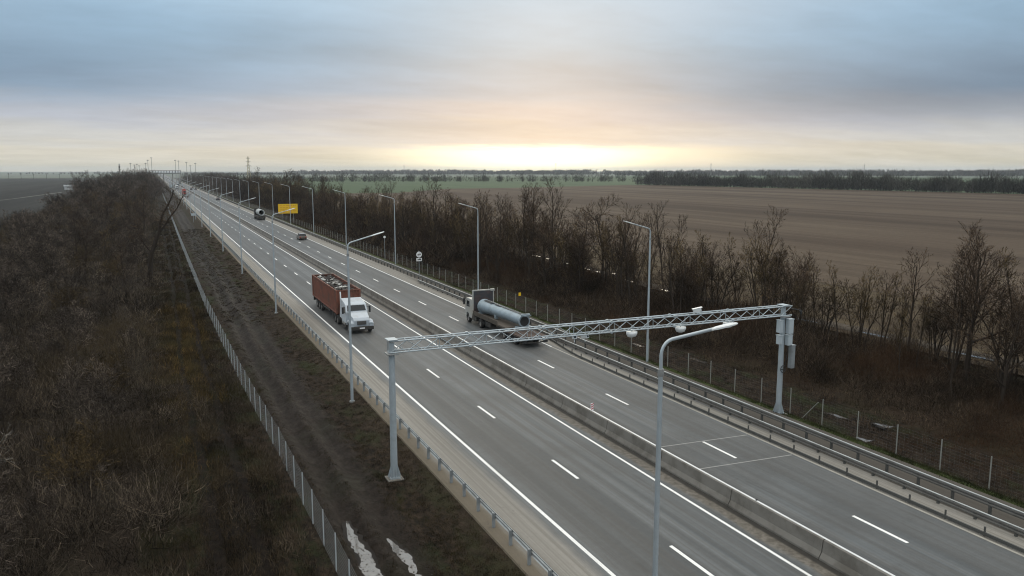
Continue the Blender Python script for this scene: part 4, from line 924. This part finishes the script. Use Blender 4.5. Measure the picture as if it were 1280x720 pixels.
# --- flatbed lorry seen from behind carrying a steel mast section; local y=0 at the tail, +y ahead
fb = empty('flatbed_truck', (31.95, 66.4, 0)); tag(fb, 'flatbed lorry with white cab and dark headboard driving away under the gantry', 'truck')
mb = MB(); mb.prism([(13.35, .60), (13.28, 1.0), (13.28, 2.55), (13.4, 2.68), (14.9, 2.70), (15.2, 2.5), (15.42, 1.6), (15.42, .55), (15.05, .5), (14.95, .95), (14.6, 1.1), (14.25, .95), (14.15, .6)], -1.22, 1.22, c=.05); mb.build('cab', M['cab_white'], fb)
mb = MB()
for sx in (-1, 1): mb.add([(sx * 1.226, 14.0, 1.75), (sx * 1.226, 14.95, 1.75), (sx * 1.226, 14.8, 2.4), (sx * 1.226, 14.0, 2.4)], [(0, 1, 2, 3)])
mb.build('side_window', M['glass'], fb)
for sx in (-1, 1): mb = MB(); mb.box(sx * 1.45 - .1, sx * 1.45 + .1, 15.05, 15.15, 1.9, 2.6, c=.02); mb.tube([(sx * 1.2, 15.0, 2.5), (sx * 1.45, 15.1, 2.5)], .02, 5); mb.build('mirror', M['black'], fb)
mb = MB(); mb.box(-1.14, 1.14, 13.02, 13.10, 1.25, 3.62); [mb.box(-1.1, 1.1, 12.99, 13.02, 1.3 + k * .33, 1.34 + k * .33) for k in range(7)]; hb = mb.build('headboard', M['headboard'], fb)
mb = MB(); mb.box(-1.25, 1.25, 12.98, 13.16, 3.62, 3.74, c=.01); mb.box(-1.25, -1.14, 12.98, 13.16, 1.2, 3.62); mb.box(1.14, 1.25, 12.98, 13.16, 1.2, 3.62); mb.box(.85, 1.3, 12.9, 13.18, 3.55, 3.78, c=.02); mb.build('frame', M['cab_white'], hb)
mb = MB(); mb.box(-.45, .45, .6, 15.2, .62, .95); mb.box(-1.15, -.5, 8.2, 9.6, .45, .95, c=.03); mb.box(-1.2, -.7, 12.1, 13.6, .45, .9, c=.05); mb.box(.7, 1.2, 12.1, 13.6, .45, .9, c=.05); mb.build('chassis', M['chassis'], fb)
mb = MB(); mb.box(-1.27, 1.27, 4.0, 12.95, 1.08, 1.24); fd = mb.build('deck', M['wood'], fb)
mb = MB()
for k in range(3):
    for xx in (-1.29, 1.22): mb = MB(); mb.box(xx, xx + .07, 6.2 + k * 2.25, 8.38 + k * 2.25, 1.24, 1.55, c=.01); mb.build('side_board', M['wood'], fb)
mb = MB(); mb.box(-1.32, 1.32, 0, 4.0, .86, 1.02); mb.box(-1.32, 1.32, -.08, .0, .72, 1.04, c=.015); [mb.box(-1.3, 1.3, .3 + k * .55, .38 + k * .55, 1.02, 1.05) for k in range(7)]; mb.build('rear_deck', M['rusty_deck'], fb)
mb = MB(); mb.box(-1.3, -.85, -.12, -.04, .45, .66); mb.box(.85, 1.3, -.12, -.04, .45, .66); mb.build('tail_light', M['black'], fb)
mb = MB(); mb.box(-1.3, 1.3, -.05, .05, .42, .52); mb.build('rear_bumper', M['chassis'], fb)
for yy in (2.0, 3.3, 4.6, 10.9, 14.6):
    for sx in (-1, 1): wheel(fb, sx * 1.02, yy, .48, .32 if yy > 14 else .45, sx)
# load
ld = empty('steel_mast_section', (31.95, 66.4, 0)); tag(ld, 'pale blue-grey steel tube with flanges lying on the flatbed lorry', 'steel tube')
a = Vector((-.10, 12.55, 2.0)); b = Vector((.30, 3.0, 1.95)); ax = (b - a).normalized()
mb = MB(); mb.tube([a, a + ax * .12, a + ax * .16, a + ax * 2.2, a + ax * 2.3, b], [.80, .80, .70, .64, .57, .50], 20, cap=True); mb.build('tube', M['tank_steel'], ld)
mb = MB(); mb.tube([b - ax * .15, b], .62, 20); mb.build('flange', M['tank_steel'], ld)
mb = MB(); mb.tube([b, b + ax * .012], .47, 20); mb.build('dark_bore', M['black'], ld)  # black disc on the closed end stands for shade inside the tube
for k in range(18):
    an = k / 18 * 6.283; u = ax.orthogonal().normalized(); w = ax.cross(u); q = a + (u * math.cos(an) + w * math.sin(an)) * .74 + ax * .14; mb = MB(); mb.tube([q, q + ax * .07], .03, 5); mb.build('bolt', M['tank_steel'], ld)
mb = MB()
def tp(u, ang, rad): c = a.lerp(b, u); return c + Vector((math.sin(ang) * rad, 0, math.cos(ang) * rad))
for u0, u1, w0, w1 in ((.05, .24, -.35, .55), (.29, .42, -.1, .5), (.45, .92, .15, .42)):  # hatch patch first, then dark strips painting shadow along the tube
    for q_ in range(6):
        a0 = w0 + (w1 - w0) * q_ / 6; a1 = w0 + (w1 - w0) * (q_ + 1) / 6; rA = .735 - .02 * (u0 > .2) - .22 * u0; rB = .735 - .02 * (u0 > .2) - .22 * u1
        mb.add([tp(u0, a0, rA), tp(u0, a1, rA), tp(u1, a1, rB), tp(u1, a0, rB)], [(0, 1, 2, 3)])
mb.build('hatch_and_shadow', M['black'], ld)
mb = MB()
for u0, u1, an in ((.08, .97, .1), (.08, .97, .8)):
    mb.tube([tp(u0, an, .74), tp((u0 + u1) / 2, an, .66), tp(u1, an, .58)], .035, 5)
for k in range(16): u = .10 + k * .057; mb.tube([tp(u, .0, .80 - .14 * u), tp(u, .6, .80 - .14 * u)], .03, 5)
mb.build('ladder', M['galv_dark'], ld)
mb = MB()
for u in (.03, .95):
    c = a.lerp(b, u); mb.box(c.x - .75, c.x + .75, c.y - .12, c.y + .12, 1.245, 1.42)
c = b; mb.box(c.x - .45, c.x + .45, c.y - .3, c.y - .1, 2.45, 2.72); mb.tube([(c.x - .4, c.y - .2, 2.5), (c.x + .1, c.y - .9, 2.75), (c.x + .55, c.y - .3, 2.5)], .05, 6)
mb.box(-.45, -.2, 8.4, 8.9, 1.3, 1.7); mb.build('cradle', M['tank_steel'], ld)
# --- distant lorry with a big hollow pipe
pt = empty('pipe_truck', (32.3, 280, 0)); tag(pt, 'dark lorry in the distance carrying one big hollow pipe', 'truck')
mb = MB(); mb.prism([(9.2, .6), (9.2, 3.1), (9.4, 3.3), (11.0, 3.3), (11.5, 2.0), (11.5, .6)], -1.25, 1.25, c=.08); mb.build('cab', M['car_dark'], pt)
mb = MB(); mb.box(-1.25, 1.25, 0, 9.0, .75, 1.3); mb.box(-1.3, 1.3, -.1, .1, .55, 1.15); mb.box(-1.25, 1.25, 8.9, 9.05, 1.3, 3.6); mb.build('flatbed', M['chassis'], pt)
for yy in (1.2, 2.5, 7.4, 10.4):
    for sx in (-1, 1): wheel(pt, sx * 1.02, yy, .5, .4, sx)
mb = MB(); n = 24; vs = []
for (r_, yy) in ((1.02, .3), (1.02, 8.6), (.80, 8.6), (.80, .3)):
    for j in range(n): an = 2 * math.pi * j / n; vs.append((32.3 + .1 + r_ * math.cos(an), 280 + yy, 2.43 + r_ * math.sin(an)))
mb.add(vs, [(i * n + j, i * n + (j + 1) % n, ((i + 1) % 4) * n + (j + 1) % n, ((i + 1) % 4) * n + j) for i in range(4) for j in range(n)], 0, True)
mb.add([vs[2 * n + j] for j in range(n)], [tuple(range(n))], 1)
tag(mb.build('large_pipe', [M['pipe_grey'], M['black']]), 'big pale hollow pipe lying on the distant dark lorry', 'pipe')
# --- cars
def car(name, x, y, rz, paint, label, group=None, estate=False, roof=None):
    root = empty(name, (x, y, 0), rz); tag(root, label, 'car', group)     # local +y = forward
    mb = MB(); mb.prism([(-2.15, .35), (-2.2, .62), (-2.12, .95), (-1.6, 1.0), (1.05, .97), (2.0, .78), (2.15, .6), (2.1, .32), (1.8, .25), (-1.9, .25)], -.88, .88, c=.06); mb.build('body', M[paint], root)
    top = [(-2.05, .98), (-1.75, 1.42), (-1.2, 1.5), (.2, 1.5), (.95, .97)] if estate else [(-1.9, .98), (-1.25, 1.40), (-.8, 1.46), (.15, 1.46), (.95, .97)]
    mb = MB(); mb.prism(top, -.80, .80, c=.04, taper=lambda y, z: 1 - .25 * max(0, z - 1)); cb = mb.build('cabin', M['glass'], root)
    mb = MB(); r0, r1 = (-1.7, .2) if estate else (-1.2, .15); mb.box(-.62, .62, r0, r1, 1.475 if not estate else 1.505, 1.50 if not estate else 1.53, c=.01); mb.build('roof', M[roof or paint], cb)
    for yy in (-1.35, 1.35):
        for sx in (-1, 1): wheel(root, sx * .80, yy, .32, .2, sx)
    for sx in (-1, 1): mb = MB(); mb.box(sx * .66 - .13, sx * .66 + .13, -2.225, -2.15, .68, .84); mb.build('tail_light', M['sign_red'], root)
    for sx in (-1, 1): mb = MB(); mb.box(sx * .62 - .15, sx * .62 + .15, 2.04, 2.13, .58, .72); mb.build('headlight', M['lamp_white'], root)
    return root
car('estate_car', 31.75, 196.5, 0, 'car_brown', 'brownish estate car with pale roof beside the dashed line, nearest car on the right carriageway', estate=True, roof='car_silver')
car('saloon_car', 32.0, 478, 0, 'car_dark', 'dark saloon car alone on the right carriageway beyond the pipe lorry', 'dark cars far up the right carriageway')
car('saloon_car', 28.3, 735, 0, 'car_dark', 'dark saloon car far off in the inner lane of the right carriageway', 'dark cars far up the right carriageway')
car('saloon_car', 32.2, 745, 0, 'car_dark', 'dark saloon car far off in the outer lane, nearer of two in that lane', 'dark cars far up the right carriageway')
car('saloon_car', 32.0, 800, 0, 'car_brown', 'dark saloon car far off in the outer lane, farther of two in that lane', 'dark cars far up the right carriageway')
car('saloon_car', 21.9, 980, math.pi, 'car_silver', 'pale car far off coming towards the camera behind the white van', 'oncoming cars far up the left carriageway')
car('saloon_car', 18.3, 1100, math.pi, 'car_silver', 'pale car far off in the outer lane, last of the oncoming traffic', 'oncoming cars far up the left carriageway')
def box_lorry(x, y, rz, paint, boxp, label, L=9, H=3.7):
    root = empty('box_lorry', (x, y, 0), rz); tag(root, label, 'lorry')     # local +y forward
    mb = MB(); mb.prism([(L - 2.1, .55), (L - 2.1, 2.9), (L - .5, 2.95), (L - .15, 2.6), (L, 1.6), (L, .5)], -1.2, 1.2, c=.07); cb = mb.build('cab', M[paint], root)
    mb = MB(); mb.add([(-1.05, L - .03, 1.65), (1.05, L - .03, 1.65), (1.0, L - .17, 2.5), (-1.0, L - .17, 2.5)], [(0, 3, 2, 1)]); o = mb.build('windshield', M['glass'], cb); o.location = (0, .05, .01)
    mb = MB(); mb.box(-1.25, 1.25, 0, L - 2.25, 1.05, H, c=.03); mb.build('cargo_box', M[boxp], root)
    mb = MB(); mb.box(-.9, .9, .1, L - .3, .55, 1.0); mb.box(-1.2, 1.2, L - .1, L + .03, .35, .7); mb.build('chassis', M['chassis'], root)
    for yy in (1.6, 2.9, L - 1.3):
        for sx in (-1, 1): wheel(root, sx * 1.0, yy, .48, .4, sx)
    return root
box_lorry(18.3, 602, math.pi, 'red_paint', 'red_paint', 'red lorry far off coming towards the camera in the left carriageway', 12, 3.9)
box_lorry(18.4, 790, math.pi, 'white_paint', 'white_paint', 'white lorry following the red lorry far off on the left carriageway', 10, 3.4)
box_lorry(21.9, 900, math.pi, 'car_dark', 'white_paint', 'small pale lorry in the inner lane of the far oncoming traffic', 8, 3.0)
box_lorry(28.2, 1050, 0, 'car_dark', 'scrap_mid', 'grey lorry farthest away on the right carriageway', 12, 3.8)

# ------------------------------------------------------------------ signs and small roadside things
sg = empty('yellow_signboard', (38.75, 264, -.1)); tag(sg, 'large yellow information board on posts right of the highway', 'sign')
mb = MB(); mb.box(-3.05, 3.05, -.05, .05, 2.95, 6.0, c=.03); bd = mb.build('board', M['yellow'], sg)
mb = MB(); rn = random.Random(4)
for k, (zc, x0, x1) in enumerate(((5.45, -2.6, 2.6), (4.85, -2.4, .4), (4.35, -2.6, 2.2), (3.8, -2.5, 2.6), (3.35, -1.6, 2.3))):
    xx = x0
    while xx < x1: w_ = rn.uniform(.12, .28); mb.box(xx, xx + w_, -.062, -.052, zc - .10, zc + .10); xx += w_ + rn.choice((.07, .08, .3))
mb.build('lettering', M['orange'], bd)
mb = MB(); mb.tube([(-1.7, .1, -.4), (-1.7, .1, 5.8)], .07, 8); mb.tube([(1.7, .1, -.4), (1.7, .1, 5.8)], .07, 8); mb.build('post', M['galv_dark'], sg)
rs = empty('round_sign', (38.15, 122.4, -.1)); tag(rs, 'round white restriction-end sign with plate beneath, right of the highway', 'sign')
mb = MB(); mb.tube([(0, 0, -.3), (0, 0, 3.85)], .035, 8); mb.build('post', M['galv'], rs)
mb = MB(); mb.tube([(0, -.08, 3.28), (0, -.05, 3.28)], .47, 28, smooth=False); ds = mb.build('disc', M['sign_white'], rs)
mb = MB()
for k in (-2, -1, 0, 1, 2):
    o_ = k * .045; s_ = .28; mb.add([(-s_ * .8 + o_ - .012, -.084, 3.28 - s_ * .8 - o_), (-s_ * .8 + o_ + .012, -.084, 3.28 - s_ * .8 - o_), (s_ * .8 + o_ + .012, -.084, 3.28 + s_ * .8 - o_), (s_ * .8 + o_ - .012, -.084, 3.28 + s_ * .8 - o_)], [(0, 1, 2, 3)])
for cx_ in (-.16, .16): mb.box(cx_ - .11, cx_ + .11, -.092, -.086, 3.19, 3.30); mb.box(cx_ - .07, cx_ + .07, -.092, -.086, 3.302, 3.37)
mb.build('symbol', M['sign_back'], ds)
mb = MB(); mb.box(-.47, .47, -.08, -.05, 2.20, 2.72, c=.015); pl = mb.build('plate', M['sign_white'], rs)
mb = MB(); mb.box(-.05, .30, -.092, -.085, 2.42, 2.62); mb.box(-.27, -.08, -.092, -.085, 2.42, 2.54); mb.tube([(-.18, -.095, 2.39), (-.18, -.085, 2.39)], .05, 10); mb.tube([(.18, -.095, 2.39), (.18, -.085, 2.39)], .05, 10); mb.build('truck_pictogram', M['sign_back'], pl)
ks = empty('marker_disc', (39.1, 147, -.3)); tag(ks, 'small white disc on a thin pole before the right tree belt', 'marker')
mb = MB(); mb.tube([(0, 0, -.2), (0, 0, 4.5)], .03, 6); mb.build('pole', M['galv'], ks)
mb = MB(); mb.tube([(0, -.06, 4.4), (0, -.03, 4.4)], .24, 16, smooth=False); mb.build('disc', M['sign_white'], ks)
ls = empty('roadside_sign', (11.1, 284, -.2)); tag(ls, 'small pale sign on a post, left verge before the red lorry', 'sign')
mb = MB(); mb.tube([(0, 0, -.3), (0, 0, 2.6)], .05, 8); mb.build('post', M['galv'], ls)
mb = MB(); mb.box(-.65, .65, -.05, -.02, 1.95, 2.7, c=.01); mb.build('panel', M['box_grey'], ls)
ls = empty('roadside_sign', (11.0, 640, -.2)); tag(ls, 'pale square sign far off at the right edge of the left thicket', 'sign')
mb = MB(); mb.tube([(0, 0, -.3), (0, 0, 6.4)], .09, 8); mb.build('post', M['galv'], ls)
mb = MB(); mb.box(-1.4, 1.4, -.05, -.02, 4.0, 6.6, c=.01); mb.build('panel', M['box_grey'], ls)
dl_ = empty('delineator', (25.52, 44.3, .862)); tag(dl_, 'small red and white striped marker on the median barrier', 'delineator')
mb = MB(); mb.box(-.10, .10, -.02, .02, 0, .50, c=.005); pn = mb.build('panel', M['sign_white'], dl_)
mb = MB()
for k in range(3): z_ = .05 + k * .15; mb.add([(-.098, -.025, z_), (.098, -.025, z_ + .08), (.098, -.025, z_ + .15), (-.098, -.025, z_ + .07)], [(0, 1, 2, 3)])
mb.build('stripe', M['sign_red'], pn)
for y_, x_ in ((36.8, 'nearer'), (28.4, 'nearest')):
    mb = MB(); mb.box(-.04, .04, -.03, .03, 0, .09, c=.01); o = mb.build('reflector_stud', M['black']); o.location = (25.5, y_, .862); tag(o, f'{"small dark stud on top of the median barrier, second from the lower right corner" if x_ == "nearer" else "small dark stud on top of the median barrier, closest to the lower right corner"}', 'reflector', 'studs on the barrier top')

# ------------------------------------------------------------------ far structures
def mast(x, y, h, label):
    root = empty('lighting_mast', (x, y, -.4)); tag(root, label, 'lamp mast', 'tall lighting masts near the bridge')
    mb = MB(); mb.tube([(0, 0, 0), (0, 0, h)], [.42, .2], 6); mb.build('pole', M['galv_dark'], root)
    mb = MB(); mb.tube([(0, 0, h - .3), (0, 0, h + .5)], [1.1, 1.1], 8, smooth=False); mb.build('lamp_ring', M['galv_dark'], root)
ML = [(-25.6, 25.3), (-21.3, 23.4), (-18.5, 24.4), (-16, 22.4), (-8.6, 25.4), (-6, 29.3), (-1.8, 32.3)]; MR = [(25.6, 29.5), (29.3, 28.5), (38.5, 26.6), (43, 22.6), (48.9, 25.6)]
for i, (x, h) in enumerate(ML): mast(x, 1100, h, f'tall thin lighting mast above the left thicket, {("leftmost" if i == 0 else ORD[i] + " from the left")}')
for i, (x, h) in enumerate(MR): mast(x, 1100, h, f'tall thin lighting mast right of the bridge, {("leftmost" if i == 0 else ORD[i] + " from the left")}')
bd = empty('footbridge', (0, 1300, 0)); tag(bd, 'pale covered footbridge crossing the highway far away', 'bridge')
mb = MB(); mb.box(-6, 37, -1.8, 1.8, 11.2, 11.9); mb.box(-6, 37, -1.8, 1.8, 16.0, 16.6); mb.build('deck', M['concrete'], bd)
mb = MB()
for k in range(12): xx = -6 + k * 3.84; mb.box(xx, xx + 1.3, -1.82, 1.82, 11.92, 15.98)
mb.box(-6, 37, -1.80, 1.80, 11.9, 13.0); mb.build('side_panel', M['rail_post'], bd)
mb = MB()
for xx in (-5, 13.2, 25.4, 37): mb.box(xx - .6, xx + .6, -1, 1, -.4, 11.2)
mb.build('pier', M['concrete'], bd)
mb = MB(); mb.box(-4.7, 36, -1.75, 1.75, 13.4, 15.9); mb.build('window', M['sign_white'], bd)
py = empty('lattice_pylon', (103, 1000, -.4)); tag(py, 'lattice power pylon rising above the right tree belt', 'pylon')
mb = MB(); H_ = 33.5
for sx in (-1, 1):
    for sy in (-1, 1): mb.tube([(sx * 3, sy * 3, 0), (sx * 1.2, sy * 1.2, 18), (sx * .25, sy * .25, H_)], .20, 4)
for k in range(9):
    za, zb = k * 3.6, (k + 1) * 3.6; wa = float(np.interp(za, [0, 18, H_], [3, 1.2, .25])); wb = float(np.interp(zb, [0, 18, H_], [3, 1.2, .25]))
    for s_ in (-1, 1): mb.tube([(-wa, s_ * wa, za), (wb, s_ * wb, zb)], .12, 3); mb.tube([(wa, s_ * wa, za), (-wb, s_ * wb, zb)], .12, 3)
mb.build('tower', M['insul'], py)
mb = MB()
for zz, L_ in ((22, 3.6), (27, 2.8), (31, 2.2)): mb.tube([(-L_, 0, zz), (L_, 0, zz)], .2, 4); mb.tube([(-L_, 0, zz), (0, 0, zz + 1.3), (L_, 0, zz)], .14, 4)
mb.build('crossarm', M['galv_dark'], py)
for x, y, h, lab in ((323.2 * 2.2, 2420, 34, 'thin mast on the horizon left of the bright patch of sky'), (563.7 * 2, 2200, 40, 'thin mast on the horizon under the bright patch of sky'), (856 * 1.6, 1760, 36, 'thick short mast on the horizon right of the bright sky'), (1207 * 1.5, 1650, 34, 'faint mast on the horizon at the right')):
    root = empty('radio_mast', (x, y, -.4)); tag(root, lab, 'mast'); mb = MB(); mb.tube([(0, 0, 0), (0, 0, h)], [1.0, .35], 5); mb.build('pole', M['galv_dark'], root)
    mb = MB(); mb.tube([(0, 0, h * .84), (0, 0, h * .97)], .9, 6); mb.build('antenna', M['galv_dark'], root)
root = empty('chimney_tower', (-38.2, 1100, -.4)); tag(root, 'short dark tower above the left thicket, left of the lighting masts', 'tower')
mb = MB(); mb.tube([(0, 0, 0), (0, 0, 25)], [.9, .6], 8); mb.build('shaft', M['galv_dark'], root); mb = MB(); mb.box(-.9, .9, -.9, .9, 20, 22); mb.build('platform', M['chassis'], root)
# field shelter in the dark field on the left
sh = empty('field_shelter', (-68.6, 796, -.3)); tag(sh, 'white open shelter with flat roof in the dark field on the left', 'shelter')
mb = MB(); mb.box(-3.6, 3.6, -2, 2, 3.2, 4.3, c=.1); mb.build('roof', M['sign_white'], sh)
mb = MB()
for k in range(5): xx = -3.0 + k * 1.3; mb.box(xx, xx + .6, -1.7, -1.5, 0, 3.2)
mb.box(-3, 3, -1.65, -1.55, 0, 1.2); mb.box(-3, 3, 1.5, 1.7, 0, 3.2); mb.build('wall', M['white_paint'], sh)
# low poles across the left field
rn = random.Random(6)
for k in range(12):
    x = -330 + k * 24; root = empty('utility_pole', (x, 1900 - 25 * k, -.4)); tag(root, 'thin utility pole in the faint line across the far left field', 'pole', 'utility poles across the far left field')
    mb = MB(); mb.tube([(0, 0, 0), (0, 0, 11)], .35, 4); mb.build('pole', M['chassis'], root); mb = MB(); mb.box(-1.5, 1.5, -.2, .2, 9.6, 10); mb.build('crossarm', M['chassis'], root)

# ------------------------------------------------------------------ haze
mb = MB(); mb.box(-13000, 13000, -13000, 13000, -2.0, 62)
hz = mb.build('haze', []); hm = bpy.data.materials.new('haze_air'); hm.use_nodes = True; nt = hm.node_tree; nt.nodes.clear()
ho = nt.nodes.new('ShaderNodeOutputMaterial'); pv = nt.nodes.new('ShaderNodeVolumePrincipled')
pv.inputs['Color'].default_value = (.80, .86, .92, 1); pv.inputs['Density'].default_value = .00008; pv.inputs['Anisotropy'].default_value = .2
nt.links.new(pv.outputs[0], ho.inputs['Volume']); hz.data.materials.append(hm); tag(hz, 'thin pale air over the whole place', 'haze', None, 'stuff')
